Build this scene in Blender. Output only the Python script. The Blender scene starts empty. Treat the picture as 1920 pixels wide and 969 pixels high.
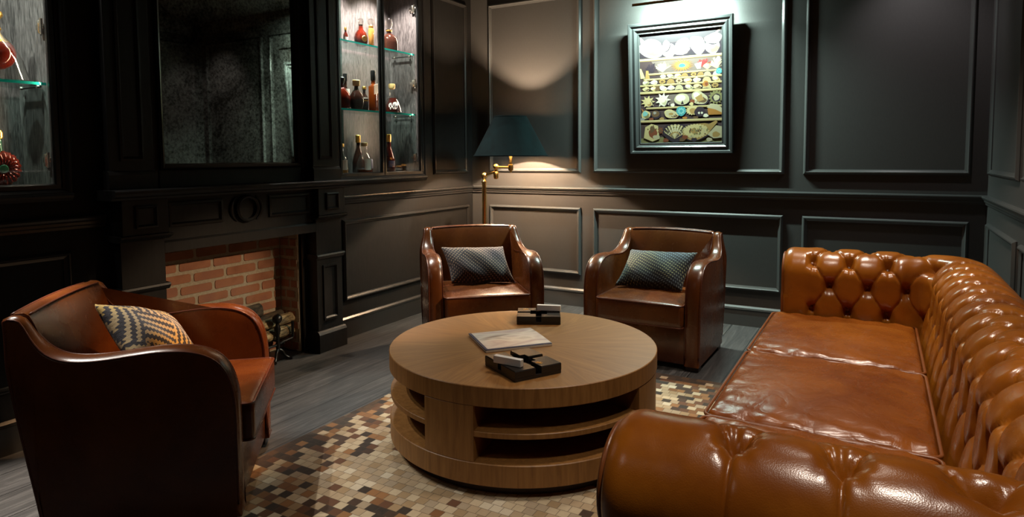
import bpy, bmesh, math, random
import numpy as np
from mathutils import Vector, Matrix
random.seed(7)
PI = math.pi
C = bpy.context.scene.collection
sc = bpy.context.scene

# ---------------------------------------------------------------- materials
def nt_new(name):
    m = bpy.data.materials.new(name); m.use_nodes = True
    nt = m.node_tree
    return m, nt, nt.nodes['Principled BSDF']

def setp(b, **k):
    for n, v in k.items():
        n = n.replace('_', ' ')
        if n in b.inputs:
            b.inputs[n].default_value = v

def rgba(c): return (c[0], c[1], c[2], 1)

def plain(name, col, rough=.5, metal=0.0, **k):
    m, nt, b = nt_new(name)
    setp(b, Base_Color=rgba(col), Roughness=rough, Metallic=metal, **k)
    return m

def tex_coord(nt, scale=(1, 1, 1), rot=(0, 0, 0)):
    tc = nt.nodes.new('ShaderNodeTexCoord'); mp = nt.nodes.new('ShaderNodeMapping')
    mp.inputs['Scale'].default_value = scale; mp.inputs['Rotation'].default_value = rot
    nt.links.new(tc.outputs['Object'], mp.inputs['Vector'])
    return mp.outputs['Vector']

def noise(nt, vec, scale, detail=4, rough=.55, dist=0.0):
    n = nt.nodes.new('ShaderNodeTexNoise')
    n.inputs['Scale'].default_value = scale; n.inputs['Detail'].default_value = detail
    n.inputs['Roughness'].default_value = rough; n.inputs['Distortion'].default_value = dist
    nt.links.new(vec, n.inputs['Vector'])
    return n.outputs['Fac']

def ramp(nt, fac, stops, interp='LINEAR'):
    r = nt.nodes.new('ShaderNodeValToRGB'); cr = r.color_ramp; cr.interpolation = interp
    while len(cr.elements) > 1: cr.elements.remove(cr.elements[-1])
    cr.elements[0].position = stops[0][0]; cr.elements[0].color = rgba(stops[0][1])
    for p, c in stops[1:]:
        e = cr.elements.new(p); e.color = rgba(c)
    nt.links.new(fac, r.inputs['Fac'])
    return r.outputs['Color']

def bump(nt, b, h, strength=.2, dist=.002):
    n = nt.nodes.new('ShaderNodeBump'); n.inputs['Strength'].default_value = strength
    n.inputs['Distance'].default_value = dist
    nt.links.new(h, n.inputs['Height']); nt.links.new(n.outputs['Normal'], b.inputs['Normal'])

def math_n(nt, op, a, bb=None, c=None):
    n = nt.nodes.new('ShaderNodeMath'); n.operation = op
    for i, v in enumerate((a, bb, c)):
        if v is None: continue
        if isinstance(v, (int, float)): n.inputs[i].default_value = v
        else: nt.links.new(v, n.inputs[i])
    return n.outputs[0]

def mixc(nt, fac, a, bb):
    n = nt.nodes.new('ShaderNodeMix'); n.data_type = 'RGBA'
    if isinstance(fac, (int, float)): n.inputs[0].default_value = fac
    else: nt.links.new(fac, n.inputs[0])
    for s, v in ((6, a), (7, bb)):
        if isinstance(v, tuple): n.inputs[s].default_value = rgba(v)
        else: nt.links.new(v, n.inputs[s])
    return n.outputs[2]

def grainy(name, c1, c2, scale, stretch, rough=.5, bstr=.2, bdist=.001, rot=(0, 0, 0), dist=.6, lo=.35, hi=.65, **k):
    """two-tone stretched noise: wood, painted wood"""
    m, nt, b = nt_new(name)
    v = tex_coord(nt, stretch, rot)
    f = noise(nt, v, scale, 6, .6, dist)
    nt.links.new(ramp(nt, f, [(lo, c1), (hi, c2)]), b.inputs['Base Color'])
    setp(b, Roughness=rough, **k)
    bump(nt, b, f, bstr, bdist)
    return m

def leather(name, c1, c2, rough=.3, wrinkle=0.0, wscale=9, **k):
    m, nt, b = nt_new(name)
    v = tex_coord(nt)
    f = noise(nt, v, 3.2, 5, .6, .4)
    nt.links.new(ramp(nt, f, [(.35, c1), (.68, c2)]), b.inputs['Base Color'])
    setp(b, Roughness=rough, **k)
    fr = noise(nt, v, 14, 3)
    nt.links.new(math_n(nt, 'MULTIPLY_ADD', fr, .10, rough - .05), b.inputs['Roughness'])
    vo = nt.nodes.new('ShaderNodeTexVoronoi'); vo.inputs['Scale'].default_value = 420
    nt.links.new(v, vo.inputs['Vector'])
    h = math_n(nt, 'MULTIPLY', vo.outputs['Distance'], .05)
    if wrinkle:
        w = noise(nt, v, wscale, 3, .5, 1.2)
        w2 = math_n(nt, 'POWER', math_n(nt, 'ABSOLUTE', math_n(nt, 'SUBTRACT', w, .5)), .7)
        h = math_n(nt, 'ADD', h, math_n(nt, 'MULTIPLY', w2, wrinkle))
    bump(nt, b, h, .35, .006)
    return m

def thin_glass(name, tint=(.93, .97, .96), gloss=.02, power=5, f0=.035):
    m = bpy.data.materials.new(name); m.use_nodes = True; nt = m.node_tree
    nt.nodes.remove(nt.nodes['Principled BSDF'])
    out = nt.nodes['Material Output']
    t = nt.nodes.new('ShaderNodeBsdfTransparent'); t.inputs[0].default_value = rgba(tint)
    g = nt.nodes.new('ShaderNodeBsdfGlossy'); g.inputs['Roughness'].default_value = gloss
    lw = nt.nodes.new('ShaderNodeLayerWeight')
    fr = nt.nodes.new('ShaderNodeMath'); fr.operation = 'MULTIPLY_ADD'
    pw = nt.nodes.new('ShaderNodeMath'); pw.operation = 'POWER'; pw.inputs[1].default_value = power
    nt.links.new(lw.outputs['Facing'], pw.inputs[0]); nt.links.new(pw.outputs[0], fr.inputs[0]); fr.inputs[1].default_value = .9; fr.inputs[2].default_value = f0
    mx = nt.nodes.new('ShaderNodeMixShader')
    nt.links.new(fr.outputs[0], mx.inputs[0]); nt.links.new(t.outputs[0], mx.inputs[1]); nt.links.new(g.outputs[0], mx.inputs[2])
    nt.links.new(mx.outputs[0], out.inputs['Surface'])
    return m

MT = {}
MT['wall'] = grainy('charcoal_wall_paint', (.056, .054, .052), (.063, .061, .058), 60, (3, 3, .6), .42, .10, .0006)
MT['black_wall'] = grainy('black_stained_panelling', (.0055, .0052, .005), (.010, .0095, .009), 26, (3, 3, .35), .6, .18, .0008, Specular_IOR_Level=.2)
MT['trim'] = plain('charcoal_trim_paint', (.066, .066, .064), .30)
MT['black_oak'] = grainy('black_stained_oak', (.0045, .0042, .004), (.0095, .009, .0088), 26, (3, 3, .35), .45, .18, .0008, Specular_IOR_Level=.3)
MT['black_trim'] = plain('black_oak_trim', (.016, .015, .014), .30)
MT['black_paint'] = plain('black_metal_paint', (.006, .006, .006), .35)
MT['ceiling'] = plain('ceiling_paint', (.05, .048, .045), .8)
MT['cab_wood'] = grainy('smoked_oak_veneer', (.020, .016, .016), (.11, .093, .092), 34, (3, 3, .28), .5, .3, .001, dist=1.6, lo=.38, hi=.66)
MT['mirror_back'] = plain('cabinet_back_mirror', (.15, .20, .185), .14, .9)
MT['shelf_glass'] = thin_glass('shelf_glass', (.86, .96, .94))
m, nt, b = nt_new('shelf_glass_edge'); setp(b, Base_Color=(.02, .55, .48, 1), Roughness=.1)
tr = nt.nodes.new('ShaderNodeBsdfTranslucent'); tr.inputs[0].default_value = (.03, .85, .74, 1); mx = nt.nodes.new('ShaderNodeMixShader'); mx.inputs[0].default_value = .8
nt.links.new(b.outputs[0], mx.inputs[1]); nt.links.new(tr.outputs[0], mx.inputs[2]); nt.links.new(mx.outputs[0], nt.nodes['Material Output'].inputs['Surface']); MT['glass_edge'] = m
MT['pane'] = thin_glass('door_pane_glass', (.97, .98, .97))
MT['nickel'] = plain('polished_nickel', (.75, .70, .62), .2, 1)
MT['brass'] = plain('aged_brass', (.78, .54, .20), .24, 1)
MT['gold'] = plain('gold_foil', (.85, .52, .13), .28, 1)
MT['iron'] = plain('black_wrought_iron', (.008, .008, .008), .3, .3)
MT['chair'] = leather('oxblood_brown_leather', (.068, .0165, .0036), (.128, .036, .0068), .27, .05, 6)
MT['chair_pipe'] = leather('brown_leather_piping', (.07, .018, .008), (.11, .027, .011), .32)
MT['sofa'] = leather('cognac_leather', (.20, .054, .0042), (.36, .116, .0092), .26, .22, 10)
MT['sofa_cushion'] = leather('cognac_cushion_leather', (.155, .036, .0040), (.275, .078, .0080), .27, 1.1, 9)
MT['sofa_pipe'] = leather('cognac_leather_piping', (.16, .045, .011), (.22, .066, .015), .33)
MT['wood_foot'] = plain('dark_wood_foot', (.02, .010, .006), .4)
MT['black_lacquer'] = plain('black_ashtray_lacquer', (.012, .010, .009), .3)
MT['white_card'] = plain('white_card', (.74, .72, .72), .5)
MT['cream_paper'] = plain('cream_paper', (.62, .56, .46), .7)
MT['lining'] = plain('warm_white_shade_lining', (.72, .58, .42), .8)
m, nt, b = nt_new('teal_velvet_shade')
v = tex_coord(nt); f = noise(nt, v, 7, 5, .6, .5)
nt.links.new(ramp(nt, f, [(.35, (.0010, .0042, .0048)), (.7, (.0022, .0100, .0112))]), b.inputs['Base Color'])
setp(b, Roughness=.95, Specular_IOR_Level=.15); MT['velvet'] = m

def amber(name, col, trans=.6, rough=.04):
    m, nt, b = nt_new(name); setp(b, Base_Color=rgba(col), Roughness=rough, Transmission_Weight=trans, IOR=1.4); return m
MT['amber'] = amber('amber_spirit', (.34, .060, .008), .5)
MT['red_spirit'] = amber('deep_red_spirit', (.115, .010, .004), .4)
MT['dark_spirit'] = amber('dark_bottle_glass', (.035, .012, .008), .25)
MT['bottle_glass'] = thin_glass('clear_bottle_glass', (.90, .89, .86), .06, 2.2, .06)
MT['honey'] = amber('honey_spirit', (.72, .36, .09), .6)
MT['black_cap'] = plain('black_bottle_cap', (.01, .01, .01), .25)
MT['cork'] = plain('pale_wood_stopper', (.72, .50, .20), .4)
MT['label_white'] = plain('white_bottle_label', (.75, .72, .66), .5)
MT['label_dark'] = plain('dark_bottle_label', (.03, .03, .08), .5)
MT['green_glass'] = amber('green_neck_glass', (.02, .09, .05), .3)
MT['mortar'] = grainy('grey_mortar', (.34, .29, .205), (.44, .38, .28), 60, (1, 1, 1), .9, .5, .002)
m, nt, b = nt_new('red_brick_faces')
v = tex_coord(nt); f1 = noise(nt, v, 7, 2, .5); f2 = noise(nt, v, 160, 3, .6)
c1 = ramp(nt, f1, [(.3, (.25, .088, .040)), (.5, (.36, .145, .070)), (.7, (.29, .115, .070))])
nt.links.new(mixc(nt, math_n(nt, 'MULTIPLY', f2, .45), c1, (.33, .20, .14)), b.inputs['Base Color'])
setp(b, Roughness=.9); bump(nt, b, f2, .5, .002); MT['brick'] = m
m, nt, b = nt_new('log_bark')
v = tex_coord(nt, (1, .25, 1)); f = noise(nt, v, 40, 5, .65, 1.0)
nt.links.new(ramp(nt, f, [(.36, (.03, .022, .012)), (.5, (.19, .14, .07)), (.64, (.50, .40, .22))]), b.inputs['Base Color'])
setp(b, Roughness=.9); bump(nt, b, f, .8, .008); MT['bark'] = m
m, nt, b = nt_new('dark_log_bark')
v = tex_coord(nt, (1, .25, 1)); f = noise(nt, v, 40, 5, .65, 1.0)
nt.links.new(ramp(nt, f, [(.36, (.012, .010, .007)), (.64, (.10, .075, .045))]), b.inputs['Base Color'])
setp(b, Roughness=.9); bump(nt, b, f, .8, .008); MT['dark_bark'] = m
MT['log_end'] = plain('cut_log_end', (.50, .36, .20), .8)

# dark plank floor, boards along world Y
m, nt, b = nt_new('grey_oak_planks')
tc = nt.nodes.new('ShaderNodeTexCoord'); sp = nt.nodes.new('ShaderNodeSeparateXYZ'); nt.links.new(tc.outputs['Object'], sp.inputs[0])
xs = math_n(nt, 'DIVIDE', sp.outputs['X'], .19)
ix = math_n(nt, 'FLOOR', xs); fx = math_n(nt, 'FRACT', xs)
wn = nt.nodes.new('ShaderNodeTexWhiteNoise'); wn.noise_dimensions = '1D'; nt.links.new(ix, wn.inputs['W'])
ys = math_n(nt, 'ADD', math_n(nt, 'DIVIDE', sp.outputs['Y'], 1.9), math_n(nt, 'MULTIPLY', wn.outputs['Value'], 7.3))
iy = math_n(nt, 'FLOOR', ys); fy = math_n(nt, 'FRACT', ys)
cb = nt.nodes.new('ShaderNodeCombineXYZ'); nt.links.new(ix, cb.inputs[0]); nt.links.new(iy, cb.inputs[1])
w2 = nt.nodes.new('ShaderNodeTexWhiteNoise'); w2.noise_dimensions = '2D'; nt.links.new(cb.outputs[0], w2.inputs['Vector'])
cv = nt.nodes.new('ShaderNodeCombineXYZ')
nt.links.new(math_n(nt, 'MULTIPLY', sp.outputs['X'], 14), cv.inputs[0])
nt.links.new(math_n(nt, 'ADD', math_n(nt, 'MULTIPLY', sp.outputs['Y'], 1.1), math_n(nt, 'MULTIPLY', w2.outputs['Value'], 40)), cv.inputs[1])
g = noise(nt, cv.outputs[0], 2.2, 7, .65, 1.4)
base = ramp(nt, g, [(.3, (.016, .0155, .0155)), (.52, (.050, .048, .047)), (.74, (.125, .12, .117))])
tone = mixc(nt, math_n(nt, 'MULTIPLY', w2.outputs['Value'], .5), base, (.042, .041, .042))
ex = math_n(nt, 'LESS_THAN', fx, .028); ey = math_n(nt, 'LESS_THAN', fy, .0018)
seam = math_n(nt, 'MAXIMUM', ex, ey)
nt.links.new(mixc(nt, seam, tone, (.006, .006, .006)), b.inputs['Base Color'])
nt.links.new(math_n(nt, 'MULTIPLY_ADD', g, -.2, .52), b.inputs['Roughness'])
bump(nt, b, math_n(nt, 'SUBTRACT', g, seam), .25, .0015); MT['floor'] = m

# radial oak veneer (object origin on the table axis)
def radial_oak(name, sectors):
    m, nt, b = nt_new(name)
    tc = nt.nodes.new('ShaderNodeTexCoord'); sp = nt.nodes.new('ShaderNodeSeparateXYZ'); nt.links.new(tc.outputs['Object'], sp.inputs[0])
    ang = math_n(nt, 'ARCTAN2', sp.outputs['Y'], sp.outputs['X'])
    k = math_n(nt, 'MULTIPLY', math_n(nt, 'ADD', ang, 3.3), sectors / (2 * PI))
    i = math_n(nt, 'FLOOR', k)
    wn = nt.nodes.new('ShaderNodeTexWhiteNoise'); wn.noise_dimensions = '1D'; nt.links.new(i, wn.inputs['W'])
    r = math_n(nt, 'SQRT', math_n(nt, 'ADD', math_n(nt, 'POWER', sp.outputs['X'], 2), math_n(nt, 'POWER', sp.outputs['Y'], 2)))
    # sector-local straight grain
    mid = math_n(nt, 'SUBTRACT', math_n(nt, 'MULTIPLY', math_n(nt, 'ADD', i, .5), 2 * PI / sectors), 3.3)
    da = math_n(nt, 'SUBTRACT', ang, mid)
    u = math_n(nt, 'MULTIPLY', r, math_n(nt, 'COSINE', da)); v = math_n(nt, 'MULTIPLY', r, math_n(nt, 'SINE', da))
    cv = nt.nodes.new('ShaderNodeCombineXYZ')
    nt.links.new(math_n(nt, 'MULTIPLY', u, 2.5), cv.inputs[0])
    nt.links.new(math_n(nt, 'ADD', math_n(nt, 'MULTIPLY', v, 34), math_n(nt, 'MULTIPLY', wn.outputs['Value'], 50)), cv.inputs[1])
    nt.links.new(math_n(nt, 'MULTIPLY', sp.outputs['Z'], 3.0), cv.inputs[2])
    g = noise(nt, cv.outputs[0], 1.6, 6, .6, .5)
    base = ramp(nt, g, [(.3, (.205, .094, .027)), (.55, (.295, .143, .043)), (.75, (.365, .188, .060))])
    nt.links.new(mixc(nt, math_n(nt, 'MULTIPLY', wn.outputs['Value'], .35), base, (.20, .095, .028)), b.inputs['Base Color'])
    setp(b, Roughness=.42); bump(nt, b, g, .12, .0006)
    return m
MT['table_top'] = radial_oak('sunburst_oak_veneer', 16)
MT['table_side'] = grainy('oak_veneer', (.20, .088, .022), (.30, .142, .040), 9, (6, 6, .5), .45, .12, .0006)
MT['table_dark'] = plain('dark_stained_plinth', (.035, .018, .010), .5)

# cowhide patchwork rug
m, nt, b = nt_new('cowhide_patchwork')
RX, RY, TS = .835, 1.10, .0415
tc = nt.nodes.new('ShaderNodeTexCoord'); sp = nt.nodes.new('ShaderNodeSeparateXYZ'); nt.links.new(tc.outputs['Object'], sp.inputs[0])
xs = math_n(nt, 'DIVIDE', math_n(nt, 'ADD', sp.outputs['X'], 5), TS); ys = math_n(nt, 'DIVIDE', math_n(nt, 'ADD', sp.outputs['Y'], 5), TS)
xs = math_n(nt, 'ADD', xs, math_n(nt, 'MULTIPLY', math_n(nt, 'MODULO', math_n(nt, 'FLOOR', ys), 3), .333))
ix, iy = math_n(nt, 'FLOOR', xs), math_n(nt, 'FLOOR', ys); fx, fy = math_n(nt, 'FRACT', xs), math_n(nt, 'FRACT', ys)
cb = nt.nodes.new('ShaderNodeCombineXYZ'); nt.links.new(ix, cb.inputs[0]); nt.links.new(iy, cb.inputs[1])
w1 = nt.nodes.new('ShaderNodeTexWhiteNoise'); w1.noise_dimensions = '2D'; nt.links.new(cb.outputs[0], w1.inputs['Vector'])
sep = nt.nodes.new('ShaderNodeSeparateColor'); nt.links.new(w1.outputs['Color'], sep.inputs[0])
cx = math_n(nt, 'SUBTRACT', math_n(nt, 'MULTIPLY', math_n(nt, 'ADD', ix, .5), TS), 5)
cy = math_n(nt, 'SUBTRACT', math_n(nt, 'MULTIPLY', math_n(nt, 'ADD', iy, .5), TS), 5)
ed = math_n(nt, 'MINIMUM', math_n(nt, 'SUBTRACT', RX, math_n(nt, 'ABSOLUTE', cx)), math_n(nt, 'SUBTRACT', RY, math_n(nt, 'ABSOLUTE', cy)))
pd = math_n(nt, 'SUBTRACT', 1.12, math_n(nt, 'DIVIDE', ed, .40))
pd = math_n(nt, 'MAXIMUM', pd, .035)
dark = math_n(nt, 'LESS_THAN', sep.outputs[0], pd)
light_c = ramp(nt, sep.outputs[1], [(0, (.34, .235, .125)), (.25, (.43, .325, .20)), (.5, (.52, .42, .275)), (.75, (.38, .30, .20)), (.9, (.60, .52, .38))], 'CONSTANT')
dark_c = ramp(nt, sep.outputs[1], [(0, (.010, .008, .007)), (.24, (.035, .016, .009)), (.42, (.10, .036, .013)), (.62, (.19, .078, .022)), (.80, (.27, .125, .042)), (.93, (.44, .32, .20))], 'CONSTANT')
vv = tex_coord(nt); hn = noise(nt, vv, 55, 4, .6)
rim = math_n(nt, 'LESS_THAN', math_n(nt, 'ADD', ed, math_n(nt, 'MULTIPLY', sep.outputs[2], .07)), .095)
dark_c = mixc(nt, math_n(nt, 'MULTIPLY', rim, .8), dark_c, (.018, .010, .007))
col = mixc(nt, dark, light_c, dark_c)
col = mixc(nt, math_n(nt, 'MULTIPLY', hn, .30), col, (.15, .085, .04))
e1 = math_n(nt, 'MINIMUM', fx, math_n(nt, 'SUBTRACT', 1, fx)); e2 = math_n(nt, 'MINIMUM', fy, math_n(nt, 'SUBTRACT', 1, fy))
sm = math_n(nt, 'LESS_THAN', math_n(nt, 'MINIMUM', e1, e2), .035)
nt.links.new(mixc(nt, math_n(nt, 'MULTIPLY', sm, .6), col, (.06, .04, .025)), b.inputs['Base Color'])
setp(b, Roughness=.85); bump(nt, b, math_n(nt, 'SUBTRACT', math_n(nt, 'MULTIPLY', hn, .4), sm), .5, .003); MT['rug'] = m

# woven lumbar pillow: blocks of braided stripes in turn along and across
def weave(name, c_dark, c_line, c_alt, width=.5, block=.105, stripe=.021, rot=.6, dots=0):
    m, nt, b = nt_new(name)
    v = tex_coord(nt, (1, 1, 1), (0, 0, rot))
    sp = nt.nodes.new('ShaderNodeSeparateXYZ'); nt.links.new(v, sp.inputs[0])
    x, y = math_n(nt, 'ADD', sp.outputs['X'], 3), math_n(nt, 'ADD', sp.outputs['Y'], 3)
    bx, by = math_n(nt, 'FLOOR', math_n(nt, 'DIVIDE', x, block)), math_n(nt, 'FLOOR', math_n(nt, 'DIVIDE', y, block))
    par = math_n(nt, 'MODULO', math_n(nt, 'ADD', bx, by), 2)
    wob = math_n(nt, 'MULTIPLY', math_n(nt, 'SINE', math_n(nt, 'MULTIPLY', x, 380)), .0030)
    wob2 = math_n(nt, 'MULTIPLY', math_n(nt, 'SINE', math_n(nt, 'MULTIPLY', y, 380)), .0030)
    sx = math_n(nt, 'FRACT', math_n(nt, 'DIVIDE', math_n(nt, 'ADD', x, wob2), stripe))
    sy = math_n(nt, 'FRACT', math_n(nt, 'DIVIDE', math_n(nt, 'ADD', y, wob), stripe))
    s = math_n(nt, 'ADD', math_n(nt, 'MULTIPLY', sx, par), math_n(nt, 'MULTIPLY', sy, math_n(nt, 'SUBTRACT', 1, par)))
    line = math_n(nt, 'LESS_THAN', s, width)
    if dots:
        al = math_n(nt, 'ADD', math_n(nt, 'MULTIPLY', y, par), math_n(nt, 'MULTIPLY', x, math_n(nt, 'SUBTRACT', 1, par)))
        line = math_n(nt, 'MULTIPLY', line, math_n(nt, 'GREATER_THAN', math_n(nt, 'SINE', math_n(nt, 'MULTIPLY', al, dots)), -.25))
    big = noise(nt, v, 5, 2)
    lc = ramp(nt, big, [(.42, c_line), (.58, c_alt)])
    nt.links.new(mixc(nt, line, c_dark, lc), b.inputs['Base Color'])
    setp(b, Roughness=.8, Sheen_Weight=.2)
    bump(nt, b, math_n(nt, 'ADD', s, noise(nt, v, 300, 2)), .5, .002)
    return m
MT['weave_c'] = weave('cream_and_navy_weave', (.018, .014, .022), (.42, .31, .17), (.55, .36, .10), .46, .16, .031, .35)
MT['weave_a'] = weave('dark_plum_weave', (.012, .009, .016), (.36, .26, .16), (.26, .19, .20), .34, .36, .0190, .75, 420)
MT['weave_b'] = weave('dark_blue_weave', (.008, .012, .018), (.34, .36, .17), (.15, .22, .28), .34, .36, .0190, .45, 420)

# aged mirror
m, nt, b = nt_new('antiqued_mirror')
v = tex_coord(nt); f = noise(nt, v, 3.5, 6, .7, .6); f2 = noise(nt, v, 70, 4, .7)
sp_ = math_n(nt, 'MULTIPLY', f, f2)
nt.links.new(ramp(nt, sp_, [(.16, (.13, .12, .095)), (.34, (.80, .80, .68))]), b.inputs['Base Color'])
setp(b, Metallic=1.0); nt.links.new(math_n(nt, 'MULTIPLY_ADD', f2, .05, .0), b.inputs['Roughness']); MT['mirror'] = m

# ---------------------------------------------------------------- mesh helpers
def obj(name, bm, mat, parent=None, smooth=False, angle=None, recalc=True):
    if recalc: bmesh.ops.recalc_face_normals(bm, faces=bm.faces)
    me = bpy.data.meshes.new(name); bm.to_mesh(me); bm.free()
    for mm in (mat if isinstance(mat, (list, tuple)) else [mat]): me.materials.append(mm)
    if smooth:
        me.polygons.foreach_set('use_smooth', [True] * len(me.polygons))
        if angle: me.set_sharp_from_angle(angle=math.radians(angle))
    o = bpy.data.objects.new(name, me); C.objects.link(o)
    if parent: o.parent = parent
    return o

def thing(name, label, cat, loc=(0, 0, 0), rz=0, group=None):
    o = bpy.data.objects.new(name, None); C.objects.link(o)
    o.empty_display_size = .1
    o.location = loc; o.rotation_euler = (0, 0, rz); o['label'] = label; o['category'] = cat
    if group: o['group'] = group
    return o

def tag(o, label, cat, group=None):
    o['label'] = label; o['category'] = cat
    if group: o['group'] = group
    return o

def struct(name, bm, mat, label=None, **k):
    o = obj(name, bm, mat, **k); o['kind'] = 'structure'
    if label: o['label'] = label
    return o

def box(bm, x0, x1, y0, y1, z0, z1, bev=0, seg=2, mi=0):
    r = bmesh.ops.create_cube(bm, size=1)
    vs = r['verts']
    for v in vs:
        v.co = Vector(((x0 + x1) / 2 + v.co.x * (x1 - x0), (y0 + y1) / 2 + v.co.y * (y1 - y0), (z0 + z1) / 2 + v.co.z * (z1 - z0)))
    fs = set(f for v in vs for f in v.link_faces)
    for f in fs: f.material_index = mi
    if bev:
        es = set(e for v in vs for e in v.link_edges)
        bmesh.ops.bevel(bm, geom=list(es), offset=bev, segments=seg, affect='EDGES', profile=.5, clamp_overlap=True)
    return vs

def lathe(bm, prof, cx=0, cy=0, cz=0, seg=32, mi=0, sx=1, sy=1, a0=0, a1=2 * PI):
    full = abs(a1 - a0 - 2 * PI) < 1e-6
    n = seg if full else seg + 1
    rings = []
    for r, z in prof:
        if r < 1e-6: rings.append([bm.verts.new((cx, cy, cz + z))])
        else: rings.append([bm.verts.new((cx + sx * r * math.cos(a0 + (a1 - a0) * i / seg), cy + sy * r * math.sin(a0 + (a1 - a0) * i / seg), cz + z)) for i in range(n)])
    for a, b_ in zip(rings, rings[1:]):
        for i in range(n if full else n - 1):
            j = (i + 1) % n
            if len(a) == 1 and len(b_) == 1: continue
            if len(a) == 1: f = bm.faces.new((a[0], b_[j], b_[i]))
            elif len(b_) == 1: f = bm.faces.new((a[i], a[j], b_[0]))
            else: f = bm.faces.new((a[i], a[j], b_[j], b_[i]))
            f.material_index = mi
    return rings

def tube(bm, pts, r, seg=8, closed=False, mi=0, cap=True):
    P = [Vector(p) for p in pts]; n = len(P)
    rr = r if isinstance(r, (list, tuple)) else [r] * n
    T = []
    for i in range(n):
        if closed: d = P[(i + 1) % n] - P[i - 1]
        else: d = P[min(i + 1, n - 1)] - P[max(i - 1, 0)]
        T.append(d.normalized())
    u = T[0].orthogonal().normalized()
    rings = []
    for i in range(n):
        u = (u - T[i] * u.dot(T[i])).normalized(); w = T[i].cross(u)
        rings.append([bm.verts.new(P[i] + (u * math.cos(2 * PI * k / seg) + w * math.sin(2 * PI * k / seg)) * rr[i]) for k in range(seg)])
    m = n if closed else n - 1
    for i in range(m):
        a, b_ = rings[i], rings[(i + 1) % n]
        off = 0
        if closed and i == n - 1:  # match twist
            off = min(range(seg), key=lambda o: (a[0].co - b_[o].co).length)
        for k in range(seg):
            f = bm.faces.new((a[k], a[(k + 1) % seg], b_[(k + 1 + off) % seg], b_[(k + off) % seg])); f.material_index = mi
    if not closed and cap:
        for R in (rings[0], rings[-1]):
            f = bm.faces.new(R); f.material_index = mi
    return rings

def sphere(bm, c, r, seg=16, mi=0, sz=1):
    lathe(bm, [(r * math.sin(PI * i / seg), -r * sz * math.cos(PI * i / seg)) for i in range(seg + 1)], c[0], c[1], c[2], seg * 2, mi)

def catmull(pts, n=8, closed=False):
    out = []; m = len(pts)
    rng = range(m if closed else m - 1)
    for i in rng:
        if closed: p0, p1, p2, p3 = (pts[(i + k) % m] for k in (-1, 0, 1, 2))
        else: p0, p1, p2, p3 = pts[max(i - 1, 0)], pts[i], pts[i + 1], pts[min(i + 2, m - 1)]
        for s in range(n):
            t = s / n
            out.append(tuple(.5 * (2 * b_ + (c - a) * t + (2 * a - 5 * b_ + 4 * c - d) * t * t + (3 * b_ - a - 3 * c + d) * t ** 3) for a, b_, c, d in zip(p0, p1, p2, p3)))
    if not closed: out.append(tuple(pts[-1]))
    return out

def resample(pts, n, closed=False):
    P = [np.array(p, float) for p in pts]
    if closed: P = P + [P[0]]
    d = [0]
    for a, b_ in zip(P, P[1:]): d.append(d[-1] + np.linalg.norm(b_ - a))
    P = np.array(P); d = np.array(d)
    t = np.linspace(0, d[-1], n + 1)[:-1] if closed else np.linspace(0, d[-1], n)
    return np.stack([np.interp(t, d, P[:, k]) for k in range(P.shape[1])], 1)

def moulding(bm, mp, a0, a1, b0, b1, prof):
    loops = []
    for u, v in prof:
        loops.append([bm.verts.new(mp(a, b_, v)) for a, b_ in ((a0 + u, b0 + u), (a1 - u, b0 + u), (a1 - u, b1 - u), (a0 + u, b1 - u))])
    for A, B in zip(loops, loops[1:]):
        for i in range(4): bm.faces.new((A[i], A[(i + 1) % 4], B[(i + 1) % 4], B[i]))

def strip(bm, mp, a0, a1, prof):
    """profile (v, b) carried along a"""
    A = [bm.verts.new(mp(a0, b_, v)) for v, b_ in prof]; B = [bm.verts.new(mp(a1, b_, v)) for v, b_ in prof]
    n = len(prof)
    for i in range(n): bm.faces.new((A[i], A[(i + 1) % n], B[(i + 1) % n], B[i]))
    bm.faces.new(A); bm.faces.new(B[::-1])

def puff(bm, hx, hy, hz, r, crown=0, n=16, crown_b=0, nz=6, cen=(0, 0, 0), fn=None):
    """rounded upholstered block: surface grid of a rounded box with a crowned top"""
    verts = {}
    def pt(u, v, w):
        p = Vector((u * hx, v * hy, w * hz))
        q = Vector((max(-hx + r, min(hx - r, p.x)), max(-hy + r, min(hy - r, p.y)), max(-hz + r, min(hz - r, p.z))))
        d = p - q
        if d.length > 1e-9:
            q = q + d.normalized() * r
        k = max(0, 1 - u * u) ** .7 * max(0, 1 - v * v) ** .7
        q.z += (crown if w > 0 else -crown_b) * k * abs(w)
        if fn: q = Vector(fn(q, u, v, w))
        return q + Vector(cen)
    def spread(k, n): # denser at ends
        t = k / n * 2 - 1
        return math.copysign(1 - (1 - abs(t)) ** 1.5, t)
    def V(i, j, k):
        key = (i, j, k)
        if key not in verts: verts[key] = bm.verts.new(pt(spread(i, n), spread(j, n), spread(k, nz)))
        return verts[key]
    for i in range(n):
        for j in range(n):
            for k in (0, nz): bm.faces.new((V(i, j, k), V(i + 1, j, k), V(i + 1, j + 1, k), V(i, j + 1, k)))
    for i in range(n):
        for k in range(nz):
            for j in (0, n):
                bm.faces.new((V(i, j, k), V(i + 1, j, k), V(i + 1, j, k + 1), V(i, j, k + 1)))
                bm.faces.new((V(j, i, k), V(j, i + 1, k), V(j, i + 1, k + 1), V(j, i, k + 1)))

def rrect(hx, hy, r, z, n=5, cen=(0, 0)):
    out = []
    for sx, sy, a in ((1, 1, 0), (-1, 1, PI / 2), (-1, -1, PI), (1, -1, 1.5 * PI)):
        for k in range(n + 1):
            t = a + PI / 2 * k / n
            out.append((cen[0] + sx * (hx - r) + r * math.cos(t), cen[1] + sy * (hy - r) + r * math.sin(t), z))
    return out

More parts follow.
